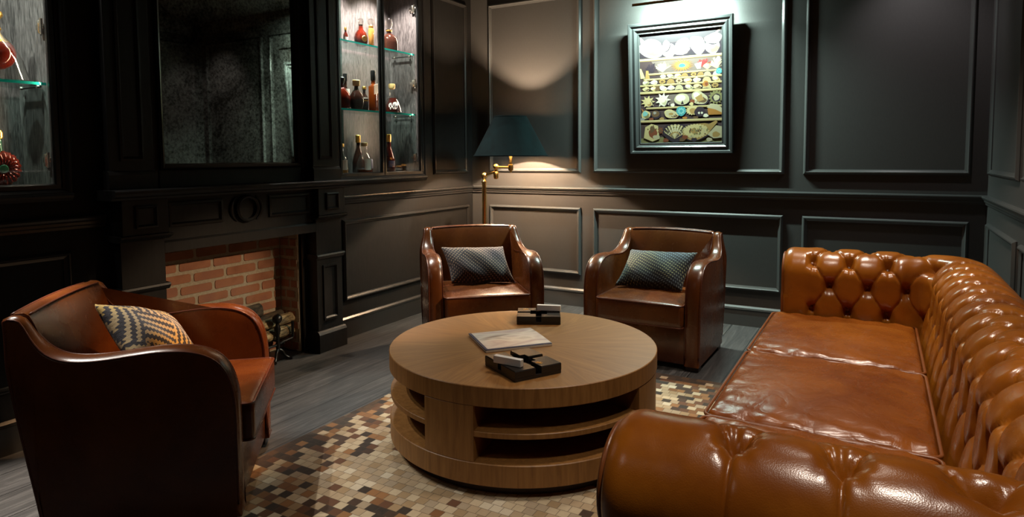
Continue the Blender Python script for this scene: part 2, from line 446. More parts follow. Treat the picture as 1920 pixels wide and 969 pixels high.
def dup(root, name, loc, rz, label, group=None):
    r = root.copy(); r.name = name; C.objects.link(r); r.location = loc; r.rotation_euler = (0, 0, rz); r['label'] = label
    for ch in list(root.children):
        c = ch.copy(); C.objects.link(c); c.parent = r
        for g in list(ch.children):
            d = g.copy(); C.objects.link(d); d.parent = c
    return r
# ---------------------------------------------------------------- the room
XR, YB, ZC = 3.78, -6.4, 2.80     # right wall, wall behind the viewer, ceiling
bmx = bmesh.new; 
b = bmx(); box(b, -.4, XR + .2, YB - .2, .2, -.1, 0); struct('floor', b, MT['floor'], 'dark grey oak plank floor')
b = bmx(); box(b, -.4, XR + .2, YB - .2, .2, ZC, ZC + .1); struct('ceiling', b, MT['ceiling'])
b = bmx(); box(b, -.4, XR + .2, 0, .2, 0, ZC); struct('wall_back', b, MT['wall'], 'charcoal panelled back wall')
b = bmx(); box(b, XR, XR + .2, YB, 0, 0, ZC); struct('wall_right', b, MT['wall'], 'charcoal panelled right wall')
b = bmx(); box(b, -.4, XR + .2, YB - .2, YB, 0, ZC); struct('wall_front', b, MT['wall'])
# left wall with two cabinet recesses and the hearth recess
K2 = (-1.66, -.745); K1 = (-4.30, -3.383); HR = (-2.945, -2.01); KZ0, KZ1 = 1.112, 2.70; HZ = .78; XD = -.34
b = bmx()
ys = [YB, K1[0], K1[1], HR[0], HR[1], K2[0], K2[1], 0]
for y0, y1 in zip(ys, ys[1:]):
    if (y0, y1) in (K1, K2):
        box(b, XD, 0, y0, y1, 0, KZ0); box(b, XD, 0, y0, y1, KZ1, ZC)
    elif (y0, y1) == HR: box(b, XD, 0, y0, y1, HZ, ZC)
    else: box(b, XD, 0, y0, y1, 0, ZC)
box(b, XD - .1, XD, YB, 0, 0, ZC)
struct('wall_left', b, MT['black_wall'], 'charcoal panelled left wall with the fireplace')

mpB = lambda a, b_, v: (a, -v, b_)
mpL = lambda a, b_, v: (v, a, b_)
mpR = lambda a, b_, v: (XR - v, a, b_)
PM = [(0, -.002), (0, .007), (.004, .012), (.010, .020), (.016, .021), (.020, .014), (.028, .009), (.034, .006), (.034, -.002)]
tn = [0]
def panel(mp, a0, a1, b0, b1, what):
    b = bmx(); moulding(b, mp, a0, a1, b0, b1, PM); tn[0] += 1
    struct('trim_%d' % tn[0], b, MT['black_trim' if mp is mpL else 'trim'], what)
for a0, a1 in ((.185, 1.062), (1.172, 2.613), (2.735, 3.692)):
    panel(mpB, a0, a1, 1.112, 2.566, 'upper panel moulding on the back wall'); panel(mpB, a0, a1, .262, .823, 'lower panel moulding on the back wall')
panel(mpL, -.592, -.085, 1.105, 2.575, 'upper panel moulding beside the cabinet'); panel(mpL, -1.645, -.068, .256, .822, 'lower panel moulding under the cabinet')
panel(mpL, -4.75, -3.36, .256, .835, 'lower panel moulding left of the fireplace')
panel(mpR, -1.057, -.107, 1.116, 2.566, 'upper panel moulding on the right wall'); panel(mpR, -1.057, -.107, .262, .827, 'lower panel moulding on the right wall')
panel(mpR, -2.6, -1.17, 1.116, 2.566, 'second upper panel moulding on the right wall'); panel(mpR, -2.6, -1.17, .262, .827, 'second lower panel moulding on the right wall')
RAIL = [(-.002, .932), (.010, .932), (.012, .944), (.018, .950), (.020, .962), (.030, .970), (.034, .980), (.032, .987), (.010, .990), (-.002, .990)]
BASE = [(-.002, 0), (.020, 0), (.020, .118), (.024, .122), (.022, .134), (.012, .146), (-.002, .148)]
def rail(name, mp, a0, a1, prof, what):
    b = bmx(); strip(b, mp, a0, a1, prof); struct(name, b, MT['black_trim' if mp is mpL else 'trim'], what)
rail('trim_20', mpB, 0, XR, RAIL, 'chair rail on the back wall')
rail('trim_21', mpL, -1.745, 0, RAIL, 'chair rail under the right cabinet')
rail('trim_22', mpL, YB, -3.21, RAIL, 'chair rail under the left cabinet')
rail('trim_23', mpR, YB, 0, RAIL, 'chair rail on the right wall')
rail('baseboard_back', mpB, 0, XR, BASE, 'back wall baseboard')
rail('baseboard_left', mpL, -1.752, 0, BASE, 'left wall baseboard')
rail('baseboard_far_left', mpL, YB, -3.21, BASE, 'left wall baseboard left of the fireplace')
rail('baseboard_right', mpR, YB, 0, BASE, 'right wall baseboard')
CORN = [(-.002, 2.66), (.012, 2.66), (.02, 2.69), (.06, 2.75), (.075, 2.80), (-.002, 2.80)]
rail('trim_24', mpB, 0, XR, CORN, 'cornice on the back wall'); rail('trim_25', mpL, YB, 0, CORN, 'cornice on the left wall'); rail('trim_26', mpR, YB, 0, CORN, 'cornice on the right wall')

# ---------------------------------------------------------------- fireplace
YC = -2.475
fp = thing('fireplace_surround', 'black oak fireplace surround with mantel shelf around the brick hearth', 'fireplace', (0, YC, 0))
BO = MT['black_oak']
def fpx(a, b_, v): return (v, a, b_)
PROT = .10
for s in (1, -1):
    a0, a1 = sorted((s * .50, s * .718))
    b = bmx(); box(b, .001, PROT, a0, a1, .134, 1.06, .002)
    # recessed upright panel in the lower shaft and square panel in the block
    moulding(b, fpx, a0 + .045, a1 - .045, .20, .56, [(0, PROT - .001), (0, PROT + .012), (.012, PROT + .012), (.022, PROT + .001)])
    pil = obj('pilaster', b, BO, fp)
    b = bmx(); strip(b, fpx, a0 - .012, a1 + .012, [(.001, 0), (PROT + .022, 0), (PROT + .022, .115), (PROT + .014, .130), (PROT + .004, .137), (.001, .137)]); obj('plinth', b, BO, pil)
    b = bmx(); strip(b, fpx, a0 - .012, a1 + .012, [(.001, .60), (PROT + .006, .60), (PROT + .016, .612), (PROT + .022, .622), (PROT + .018, .632), (.001, .638)]); obj('band', b, BO, pil)
    b = bmx(); box(b, .001, PROT + .035, a0 - .006, a1 + .006, .885, 1.056, .003)
    moulding(b, fpx, a0 + .055, a1 - .055, .918, 1.026, [(0, PROT + .034), (0, PROT + .047), (.008, PROT + .049), (.016, PROT + .036)])
    strip(b, fpx, a0 - .020, a1 + .020, [(.001, .855), (PROT + .010, .855), (PROT + .030, .866), (PROT + .047, .874), (PROT + .047, .884), (.001, .888)])
    obj('capital_block', b, BO, pil)
b = bmx()
box(b, .001, PROT - .02, -.5, .5, HZ, 1.06)
strip(b, fpx, -.5, .5, [(.02, HZ), (PROT, HZ), (PROT, HZ + .05), (PROT - .008, HZ + .06), (.02, HZ + .06)])
for a0, a1 in ((-.465, -.155), (.155, .465)):
    moulding(b, fpx, a0, a1, .905, 1.03, [(0, PROT - .022), (0, PROT - .008), (.012, PROT - .006), (.020, PROT - .018)])
fr = obj('frieze', b, BO, fp)
b = bmx()
def ring(bm, r0, r1, v0, v1, seg=40, cz=.967):
    pr = [(r0, v0), (r0, v1), ((r0 + r1) / 2, v1 + .006), (r1, v1), (r1, v0)]
    R = [[bm.verts.new((v, r * math.cos(2 * PI * i / seg), cz + r * math.sin(2 * PI * i / seg))) for i in range(seg)] for r, v in pr]
    for A, B in zip(R, R[1:]):
        for i in range(seg): bm.faces.new((A[i], A[(i + 1) % seg], B[(i + 1) % seg], B[i]))
ring(b, .058, .076, PROT - .022, PROT + .002)
for s in (1, -1):   # two crescents hugging the ring
    pts = [(PROT - .016, s * .1 * math.cos(t), .967 + .088 * math.sin(t)) for t in np.linspace(-.85, .85, 18)]
    tube(b, pts, [.004 + .010 * math.cos(t) ** 2 for t in np.linspace(-1.3, 1.3, 18)], 8)
obj('medallion', b, BO, fr, True, 50)
b = bmx(); strip(b, fpx, -.775, .775, [(.001, 1.056), (PROT + .048, 1.056), (PROT + .056, 1.066), (PROT + .075, 1.074), (PROT + .085, 1.086), (PROT + .085, 1.098), (PROT + .078, 1.104), (.001, 1.104)]); obj('mantel_shelf', b, BO, fp)
# slips beside the opening
b = bmx()
box(b, -.02, .012, -.502, -.470, 0, HZ); obj('opening_jamb', b, MT['black_paint'], fp)
b = bmx(); box(b, -.02, .012, .465, .502, 0, HZ); obj('opening_jamb', b, MT['black_paint'], fp)
# brick lining: mortar bed with single rounded bricks
b = bmx()
XB = -.185
y0, y1 = HR[0] - YC, HR[1] - YC
box(b, XB - .05, XB, y0, y1, 0, HZ - .002, mi=0); box(b, XB, -.021, y0 + .0, y0 + .012, 0, HZ - .002, mi=0); box(b, XB, -.021, y1 - .012, y1, 0, HZ - .002, mi=0)
rb = random.Random(3)
bh, bl, g = .0495, .200, .0175
row, z = 0, .014
while z + bh < HZ + .02:
    off = (0 if row % 2 else -.5) * (bl + g) + rb.uniform(-.012, .012)
    y = y0 + off
    while y < y1:
        L = bl + rb.uniform(-.012, .012)
        a, c_ = max(y, y0 + .016), min(y + L, y1 - .016)
        if c_ - a > .03:
            h = bh + rb.uniform(-.003, .003); dz = rb.uniform(-.002, .002)
            n0 = len(b.verts)
            # rounded-corner face outline
            pts = rrect((c_ - a) / 2, h / 2, .012, 0, 3)
            ring0 = []; ring1 = []
            for px, py, _ in pts:
                px *= 1 + rb.uniform(-.006, .006); py *= 1 + rb.uniform(-.03, .03)
                ring0.append(b.verts.new((XB - .002, (a + c_) / 2 + px, z + h / 2 + dz + py)))
                ring1.append(b.verts.new((XB + .004, (a + c_) / 2 + px * .985, z + h / 2 + dz + py * .95)))
            for i in range(len(pts)):
                f = b.faces.new((ring0[i], ring0[(i + 1) % len(pts)], ring1[(i + 1) % len(pts)], ring1[i])); f.material_index = 1
            f = b.faces.new(ring1); f.material_index = 1
        y += L + g
    for side, yw in ((1, y1 - .012), (-1, y0 + .012)):   # cheek walls
        for k in range(2):
            xa = XB + .008 + k * .09 - (.04 if row % 2 else 0); xb = xa + .078
            xa, xb = max(xa, XB + .006), min(xb, -.026)
            if xb - xa < .02: continue
            box(b, xa, xb, *sorted((yw + side * .004, yw - side * .004)), z, z + bh, .003, 1, 1)
    row += 1; z += bh + g
obj('brick_lining', b, [MT['mortar'], MT['brick']], fp)
# hearth slab
b = bmx(); box(b, XB, .02, y0, y1, 0, .006); obj('hearth_slab', b, MT['black_paint'], fp)

# overmantel
om = thing('overmantel_panel', 'black oak overmantel panelling standing on the mantel shelf', 'panelling', (0, YC, 1.104))
zt = ZC - 1.104 - .002
b = bmx()
box(b, .001, .02, -.52, -.462, 0, zt); box(b, .001, .02, .462, .52, 0, zt); box(b, .001, .02, -.47, .47, 0, .085)
obj('backing', b, BO, om)
for s in (1, -1):
    a0, a1 = sorted((s * .52, s * .735))
    b = bmx(); box(b, .001, .07, a0, a1, .085, zt, .002)
    moulding(b, fpx, a0 + .05, a1 - .05, .20 - .085 + .02, zt - .05, [(0, .069), (0, .080), (.010, .081), (.022, .070)])
    pl = obj('pilaster', b, BO, om)
    b = bmx(); strip(b, fpx, a0 - .01, a1 + .01, [(.001, 0), (.085, 0), (.085, .07), (.078, .082), (.07, .09), (.001, .09)]); obj('plinth', b, BO, pl)
wm = thing('wall_mirror', 'large antiqued mirror hanging above the mantel shelf', 'mirror', (0, YC, 1.19))
b = bmx(); moulding(b, fpx, -.462, .462, 0, 1.50, [(0, .001), (0, .036), (.010, .044), (.018, .036), (.026, .030), (.034, .012), (.034, .004)]); obj('frame', b, MT['black_paint'], wm)
b = bmx(); box(b, .004, .010, -.43, .43, .032, 1.468); obj('mirror_glass', b, MT['mirror'], wm)

# ---------------------------------------------------------------- fire grate and logs
fg = thing('fire_grate', 'black iron fire grate with ball finial in front of the logs', 'fire grate', (0, -2.215, 0))
b = bmx()
lathe(b, [(0, .06), (.012, .06), (.013, .085), (.017, .10), (.012, .115), (.011, .16), (.018, .185), (.020, .20), (.013, .22), (.011, .232), (.020, .240), (.0, .241)], .0, 0, 0, 14)
obj('post', b, MT['iron'], fg, True, 40)
b = bmx(); sphere(b, (0, 0, .262), .030, 12); obj('finial', b, MT['iron'], fg, True)
b = bmx(); tube(b, [(0, 0, .10), (-.01, .05, .108), (0, .11, .118), (0, .118, .125), (0, .118, .175), (0, .118, .225)], .009, 8); tube(b, [(0, 0, .10), (-.0, -.35, .10), (0, -.45, .10)], .008, 8)
for y in (-.12, -.24, -.36, .05): tube(b, [(0, y, .10), (-.15, y, .10)], .006, 6)
tube(b, [(-.15, -.45, .10), (-.15, .06, .10)], .007, 6)
obj('log_bar', b, MT['iron'], fg, True, 40)
for s in (1, -1):
    b = bmx(); tube(b, catmull([(0, 0, .075), (.012, s * .02, .06), (.02, s * .035, .03), (.035, s * .055, .010), (.05, s * .065, .010)], 4), .009, 8); obj('leg', b, MT['iron'], fg, True, 50)
for y in (-.42,):
    b = bmx(); tube(b, [(-.15, y, .10), (-.15, y, .0075)], .008, 6); obj('leg', b, MT['iron'], fg, True, 50)
b = bmx(); tube(b, [(-.15, .05, .10), (-.15, .05, .0075)], .008, 6); obj('leg', b, MT['iron'], fg, True, 50)
def log(c, L, r, tilt, dark, label, seed, rx=0):
    rnd = random.Random(seed); b = bmx(); n, sg = 14, 18
    ph = [rnd.uniform(0, 6) for _ in range(6)]
    rings = []
    for i in range(n + 1):
        y = (i / n - .5) * L
        rings.append([b.verts.new((r * (1 + .07 * math.sin(3 * t + ph[0] + y * 6) + .05 * math.sin(5 * t + ph[1] - y * 9) + .03 * rnd.uniform(-1, 1)) * math.cos(t), y,
                                   r * (1 + .07 * math.sin(2 * t + ph[2] + y * 5) + .03 * rnd.uniform(-1, 1)) * math.sin(t))) for t in [2 * PI * k / sg for k in range(sg)]])
    for A, B in zip(rings, rings[1:]):
        for k in range(sg): b.faces.new((A[k], A[(k + 1) % sg], B[(k + 1) % sg], B[k]))
    for A in (rings[0], rings[-1]):
        f = b.faces.new(A); f.material_index = 1
    o = obj('log', b, [MT['dark_bark' if dark else 'bark'], MT['log_end']], None, True, 60)
    o.location = c; o.rotation_euler = (tilt, 0, rx); tag(o, label, 'log', 'logs in the fire grate')
log((-.052, -2.245, .153), .36, .035, .02, 0, 'pale split log lying lowest, behind the upturned end of the grate', 1)
log((-.130, -2.275, .152), .42, .036, -.01, 0, 'pale log at the back of the bottom layer in the grate', 2)
log((-.070, -2.245, .223), .40, .033, .03, 0, 'pale log in the second layer, its cut end showing right of the finial', 3)
log((-.142, -2.26, .231), .40, .033, .05, 1, 'dark mossy log at the back of the second layer', 4)
log((-.102, -2.44, .307), .36, .044, .03, 1, 'thick dark log lying topmost against the brick, left of the finial', 5, .03)

# ---------------------------------------------------------------- display cabinets
def cabinet(name, label, k, shelves, hinge_zs):
    y0, y1 = k; t = thing(name, label, 'cabinet', (0, (y0 + y1) / 2, KZ0)); h = (y1 - y0) / 2; H = KZ1 - KZ0 - .004; D = -.29
    e = .003; W = MT['cab_wood']
    b = bmx(); box(b, D - .02, D, -h + e, h - e, e, H); obj('back_panel', b, W, t)
    for s in (1, -1):
        b = bmx(); box(b, D, -.001, *sorted((s * (h - .018), s * (h - e))), e, H); obj('side_panel', b, W, t)
    b = bmx(); box(b, D, -.001, -h + .018, h - .018, e, .020); obj('bottom_panel', b, W, t)
    b = bmx(); box(b, D, -.001, -h + .018, h - .018, H - .02, H); obj('top_panel', b, W, t)
    b = bmx(); box(b, D + .001, D + .006, -h + .02, -.11, .022, H - .022); obj('back_mirror', b, MT['mirror_back'], t)
    for z in shelves:
        b = bmx(); zz = z - KZ0
        box(b, D + .012, -.036, -h + .022, h - .022, zz - .012, zz)
        for f in b.faces:
            if f.normal.x > .9 or f.calc_center_median().x > -.037: f.material_index = 1
        sh = obj('glass_shelf', b, [MT['shelf_glass'], MT['glass_edge']], t)
        for s in (1, -1):
            for x in (-.08, -.23):
                b = bmx(); lathe(b, [(0, -.012), (.008, -.012), (.010, -.004), (.006, 0), (0, 0)], x, s * (h - .034), zz - .011, 12); obj('shelf_pin', b, MT['nickel'], sh, True, 40)
            b = bmx(); tube(b, [(-.06, s * (h - .034), zz - .017), (-.25, s * (h - .034), zz - .017)], .004, 6); obj('shelf_bar', b, MT['iron'], sh)
    for s in (1, -1):
        a0, a1 = sorted((s * .002, s * (h - .004)))
        b = bmx()
        fw = .026
        moulding(b, fpx, a0, a1, .004, H, [(0, -.010), (0, .010), (.003, .013), (fw - .006, .013), (fw, .006), (fw, -.010), (0, -.010)])
        d = obj('door', b, MT['black_paint'], t)
        b = bmx(); box(b, -.001, .003, a0 + fw - .004, a1 - fw + .004, .028, H - fw + .004); obj('glass_pane', b, MT['pane'], d)
        for z in hinge_zs:
            b = bmx(); y = s * (h - .024); zz = z - KZ0
            box(b, -.075, -.012, *sorted((y, y - s * .012)), zz - .012, zz + .012, .004)
            box(b, -.055, -.030, *sorted((y, y - s * .018)), zz - .030, zz + .030, .006)
            lathe(b, [(0, -.034), (.007, -.034), (.007, .034), (0, .034)], -.022, y - s * .012, zz, 10)
            obj('hinge', b, MT['nickel'], d, True, 40)
    # outer casing moulding and sill on the wall face
    b = bmx(); moulding(b, fpx, -h - .045, h + .045, -.030, H + .045, [(0, .001), (0, .014), (.010, .022), (.020, .022), (.034, .012), (.044, .010), (.044, .001)])
    strip(b, fpx, -h - .035, h + .035, [(.001, -.048), (.018, -.048), (.030, -.034), (.034, -.024), (.030, -.014), (.001, -.012)])
    obj('casing', b, BO, t)
    return t
cabinet('display_cabinet', 'built-in glass-fronted display cabinet of spirits right of the mirror', K2, (1.590, 2.062), (1.245, 1.830, 2.41))
cabinet('display_cabinet', 'built-in glass-fronted display cabinet left of the fireplace at the photo edge', K1, (1.590, 2.062), (1.247, 1.833, 2.41))

# ---------------------------------------------------------------- bottles
SH0, SH1, SH2 = KZ0 + .0202, 1.5905, 2.0625
def part_lathe(name, prof, mat, parent, seg=24, sx=1, sy=1, **k):
    b = bmx(); lathe(b, prof, 0, 0, 0, seg, 0, sx, sy); return obj(name, b, mat, parent, True, 40)
def bottle(name, label, x, y, z, prof, mat, cap=None, capmat=None, group='bottles in the display cabinets', labels=(), sx=1, sy=1, cat='bottle', seg=24):
    t = thing(name, label, cat, (x, y, z), 0, group)
    pr = [(0, 0)] + prof + [(0, prof[-1][1])]
    body = part_lathe('glass_body', pr, MT[mat], t, seg, sx, sy)
    if cap: part_lathe('stopper', [(0, cap[0][1])] + cap + [(0, cap[-1][1])], MT[capmat], t, 20)
    for (z0, z1, r, w, lm) in labels:   # paper label: a curved patch on the camera-facing side
        b = bmx(); n = 10
        a0 = -.35 - w / 2
        A = [b.verts.new((r * sx * math.cos(a0 + w * i / n), r * sy * math.sin(a0 + w * i / n), z0)) for i in range(n + 1)]
        B = [b.verts.new((r * sx * math.cos(a0 + w * i / n), r * sy * math.sin(a0 + w * i / n), z1)) for i in range(n + 1)]
        for i in range(n): b.faces.new((A[i], A[i + 1], B[i + 1], B[i]))
        obj('label', b, MT[lm], t, True)
    return t
def fill(t, prof, mat):
    return part_lathe('liquor', [(0, prof[0][1])] + prof + [(0, prof[-1][1])], MT[mat], t)
squat = lambda w, h: [(w * .80, 0), (w, .02 * h), (w * 1.0, .12 * h), (w * .92, .35 * h), (w * .62, .55 * h), (w * .30, .68 * h), (w * .26, .84 * h), (w * .32, .85 * h), (w * .32, .88 * h)]
tall = lambda w, h: [(w * .9, 0), (w, .02 * h), (w * .98, .30 * h), (w * .70, .48 * h), (w * .34, .66 * h), (w * .30, .80 * h), (w * .34, .81 * h), (w * .34, .84 * h)]
roundb = lambda w, h: [(w * .55, 0), (w * .75, .03 * h), (w * .98, .22 * h), (w, .34 * h), (w * .88, .50 * h), (w * .50, .64 * h), (w * .30, .69 * h), (w * .27, .80 * h), (w * .33, .81 * h), (w * .33, .84 * h)]
capp = lambda w, h, z0=.88: [(w * .30, z0 * h), (w * .40, z0 * h + .004), (w * .42, .985 * h), (w * .36, h)]
# bottom deck
t = bottle('spirit_bottle', 'squat clear bottle at the left end of the bottom deck of the right cabinet', -.10, -1.53, SH0, squat(.048, .215), 'bottle_glass', capp(.048, .215), 'gold', labels=((.03, .10, .0495, 1.0, 'label_white'),)); fill(t, [(.036, .004), (.044, .01), (.044, .05), (.04, .06)], 'honey')
t = bottle('spirit_bottle', 'squat clear bottle with pale stopper, white and dark labels on the bottom deck', -.11, -1.285, SH0, squat(.060, .225), 'bottle_glass', capp(.060, .225), 'cork', labels=((.025, .105, .0612, .75, 'label_white'), )); fill(t, [(.046, .004), (.056, .01), (.056, .028), (.05, .03)], 'amber')
b = bmx(); lathe(b, [(.0615, .035), (.0616, .095), (.056, .105)], 0, 0, 0, 8, 0, 1, 1, .05, .6); o = obj('label', b, MT['label_dark'], t, True)
bottle('spirit_bottle', 'dark tall bottle with yellow capsule behind the squat clear one on the bottom deck', -.225, -1.225, SH0, tall(.046, .285), 'dark_spirit', [(.017, .80 * .285), (.019, .81 * .285), (.019, .985 * .285), (.014, .285)], 'gold')
bottle('spirit_bottle', 'tall amber bottle with yellow capsule alone behind the right door on the bottom deck', -.13, -.986, SH0, tall(.048, .295), 'red_spirit', [(.017, .80 * .295), (.019, .81 * .295), (.019, .985 * .295), (.014, .295)], 'gold', labels=((.04, .09, .0490, 1.2, 'label_dark'),))
# middle shelf
bottle('spirit_bottle', 'round dark red bottle with black cap at the left end of the middle shelf', -.115, -1.50, SH1, roundb(.062, .222), 'red_spirit', capp(.062, .222, .82), 'black_cap')
bottle('spirit_bottle', 'slim black-capped bottle standing behind the round ones on the middle shelf', -.235, -1.335, SH1, tall(.036, .272), 'dark_spirit', capp(.040, .272, .80), 'black_cap', labels=((.10, .16, .034, 1.4, 'label_white'),))
bottle('spirit_bottle', 'round dark bottle with pale gold cap in the middle of the middle shelf', -.09, -1.376, SH1, roundb(.052, .212), 'dark_spirit', capp(.066, .212, .80), 'cork')
t = bottle('spirit_bottle', 'small dark bottle with gold bands beside the tagged bottle on the middle shelf', -.12, -1.262, SH1, [(.026, 0), (.029, .004), (.029, .085), (.024, .105), (.011, .125), (.010, .15), (.013, .152), (.013, .158)], 'dark_spirit', [(.012, .156), (.016, .16), (.016, .172), (.010, .180)], 'gold', labels=((.070, .078, .0295, 2.2, 'gold'), (.088, .098, .0285, 2.2, 'label_white')))
t = thing('spirit_bottle', 'tall square red-amber bottle with black stopper and white tag on the middle shelf', 'bottle', (-.09, -1.196, SH1), .3, 'bottles in the display cabinets')
b = bmx(); box(b, -.026, .026, -.032, .032, 0, .185, .006); lathe(b, [(.03, .183), (.016, .20), (.014, .235), (.0, .236)], 0, 0, 0, 16); obj('glass_body', b, MT['amber'], t, True, 35)
part_lathe('stopper', [(0, .225), (.017, .225), (.019, .23), (.019, .29), (.016, .30), (0, .301)], MT['black_cap'], t)
b = bmx(); box(b, .030, .032, -.050, .018, .135, .205, .001); o = obj('tag', b, MT['label_white'], t); o.rotation_euler = (.25, .1, 0)
# flared decanter with white script
t = bottle('decanter', 'flared amber decanter with pale stopper and white script on the middle shelf', -.09, -.985, SH1, [(.064, 0), (.072, .006), (.070, .03), (.052, .08), (.030, .125), (.020, .145), (.018, .180), (.022, .184)], 'bottle_glass', [(.016, .180), (.024, .186), (.027, .210), (.022, .222)], 'cork', labels=())
fill(t, [(.060, .004), (.069, .009), (.067, .03), (.050, .079), (.034, .112)], 'red_spirit')
b = bmx()
def on_dec(u, z):     # point on the flared wall facing the room
    r = np.interp(z, [0, .03, .08, .125], [.0735, .0715, .0535, .0315]); a = -.55 + u
    return (r * math.cos(a), r * math.sin(a), z)
tube(b, [on_dec(-.75 + 1.3 * i / 60 + .10 * math.sin(i * .62), .052 + .016 * math.sin(i * .85) + .018 * i / 60) for i in range(61)], .0016, 5)
tube(b, [on_dec(-.6 + .8 * i / 30 + .10 * math.sin(i * .7), .030 + .010 * math.sin(i * .9) + .006 * i / 30) for i in range(31)], .0013, 5)
obj('script', b, MT['label_white'], t)
# top shelf
t = bottle('spirit_bottle', 'slender clear glass cylinder bottle at the left end of the top shelf', -.13, -1.545, SH2, [(.021, 0), (.023, .004), (.023, .17), (.012, .195), (.010, .215), (.012, .22)], 'bottle_glass', [(.011, .216), (.014, .222), (.016, .245), (.0, .262)], 'bottle_glass'); fill(t, [(.019, .004), (.020, .14)], 'honey')
bottle('miniature_bottle', 'miniature red and pale bottle next to the slender cylinder on the top shelf', -.13, -1.43, SH2, [(.014, 0), (.016, .003), (.016, .055), (.007, .075), (.006, .09)], 'red_spirit', [(.007, .088), (.009, .09), (.009, .105), (.006, .11)], 'gold', labels=((.008, .04, .0165, 2, 'label_white'),))
t = bottle('decanter', 'ornate red decanter with spiked rim and gold disc on the top shelf', -.14, -1.262, SH2, [(.03, 0), (.036, .006), (.048, .03), (.050, .06), (.040, .095), (.018, .12), (.014, .15), (.017, .155)], 'red_spirit', [(.012, .15), (.017, .16), (.022, .18), (.016, .198), (.0, .206)], 'bottle_glass')
b = bmx()
for i in range(9):
    a = -PI * .42 + PI * .84 * i / 8
    for s in (1, -1):
        sphere(b, (0, s * (.050 + .004 * (i % 2)) * math.cos(a), .062 + .056 * math.sin(a)), .008, 6)
obj('glass_spikes', b, MT['bottle_glass'], t, True)
b = bmx(); lathe(b, [(0, .004), (.020, .004), (.022, .002), (.022, 0), (0, 0)], 0, 0, 0, 20); o = obj('medallion', b, MT['gold'], t, True, 40); o.location = (.044, -.012, .05); o.rotation_euler = (0, PI / 2, -.25)
bottle('decanter', 'slender pale glass bottle with ball stopper in front of the spiked decanter', -.085, -1.213, SH2, [(.014, 0), (.017, .004), (.020, .06), (.022, .12), (.014, .138), (.018, .142), (.018, .148)], 'honey', [(.008, .146), (.020, .160), (.024, .180), (.018, .198), (.0, .206)], 'bottle_glass')
t = bottle('decanter', 'broad dark decanter with cut crystal stopper behind the right door on the top shelf', -.12, -.970, SH2, [(.060, 0), (.070, .006), (.071, .06), (.066, .095), (.045, .122), (.018, .135), (.016, .155), (.024, .162), (.024, .166)], 'dark_spirit', [(.012, .160), (.015, .172), (.026, .190), (.030, .215), (.022, .242), (.012, .252), (.0, .262)], 'bottle_glass')
b = bmx(); lathe(b, [(.021, .150), (.025, .156), (.021, .162)], 0, 0, 0, 20); obj('collar', b, MT['gold'], t, True)
# left cabinet
t = bottle('decanter', 'balloon decanter of red spirit with gilt neck on the glass shelf of the left cabinet', -.135, -3.545, SH1, [(.106, 0), (.112, .004), (.108, .02), (.092, .09), (.062, .155), (.026, .200), (.017, .215), (.016, .222)], 'bottle_glass', [(.015, .215), (.022, .222), (.017, .232), (.015, .262), (.024, .272), (.030, .282), (.026, .296), (.010, .30)], 'gold', seg=32)
b = bmx(); sphere(b, (0, 0, .118), .069, 16); obj('inner_flask', b, MT['red_spirit'], t, True)
b = bmx(); lathe(b, [(.052, .164), (.030, .186), (.019, .205), (.017, .218)], 0, 0, 0, 24); obj('gilt_neck', b, MT['gold'], t, True)
t = thing('decanter', 'round fluted red decanter with green neck on the bottom deck of the left cabinet', 'decanter', (-.10, -3.575, SH0), 0, 'bottles in the display cabinets')
b = bmx()
nf, R = 20, .078
# facing disc with radial flutes, lying upright in the y-z plane
prof = [(0.018, .036), (.030, .040), (.050, .038), (.066, .028), (.076, .012), (.078, 0)]
sg = nf * 8
for s in (1, -1):
    rings = []
    for r, xx in prof:
        rings.append([b.verts.new((s * xx * (1 - .0) + s * .006 * abs(math.sin(nf / 2 * a)) * (r / R), r * (1 + .045 * (abs(math.sin(nf / 2 * a)) - .6) * (r > .06)) * math.cos(a), R + .001 + r * (1 + .045 * (abs(math.sin(nf / 2 * a)) - .6) * (r > .06)) * math.sin(a))) for a in [2 * PI * i / sg for i in range(sg)]])
    for A, B in zip(rings, rings[1:]):
        for i in range(sg): b.faces.new((A[i], A[(i + 1) % sg], B[(i + 1) % sg], B[i]))
    b.faces.new(rings[0])
bmesh.ops.remove_doubles(b, verts=b.verts, dist=1e-5)
obj('glass_body', b, MT['red_spirit'], t, True, 60)
b = bmx(); lathe(b, [(0, .006), (.016, .006), (.019, .003), (.019, 0), (0, 0)], 0, 0, 0, 24); o = obj('medallion', b, MT['green_glass'], t, True, 40); o.location = (.037, 0, R); o.rotation_euler = (0, PI / 2, 0)
part_lathe('neck', [(0, .150), (.018, .150), (.014, .170), (.013, .205), (.017, .207), (0, .208)], MT['green_glass'], t)
part_lathe('stopper', [(0, .206), (.016, .207), (.020, .215), (.020, .235), (.014, .246), (0, .248)], MT['gold'], t)
# ---------------------------------------------------------------- club armchairs
def sstep(a, b_, x):
    t = max(0, min(1, (x - a) / (b_ - a))); return t * t * (3 - 2 * t)

ARM_FRONT = [(.014, .030), (.012, .20), (.012, .38), (.018, .46), (.036, .525), (.066, .570), (.110, .600), (.170, .617), (.250, .621), (.330, .615), (.410, .607), (.480, .606), (.535, .615), (.578, .638), (.612, .676), (.640, .722), (.655, .744)]
ARM_REAR = [(.690, .747), (.708, .735), (.704, .70), (.672, .45), (.632, .18), (.612, .030)]
def arm_outline(n=120):
    p = catmull(ARM_FRONT, 8); p = [q for q in p] + [q for q in catmull(ARM_REAR, 6)]
    return resample(p, n, True)

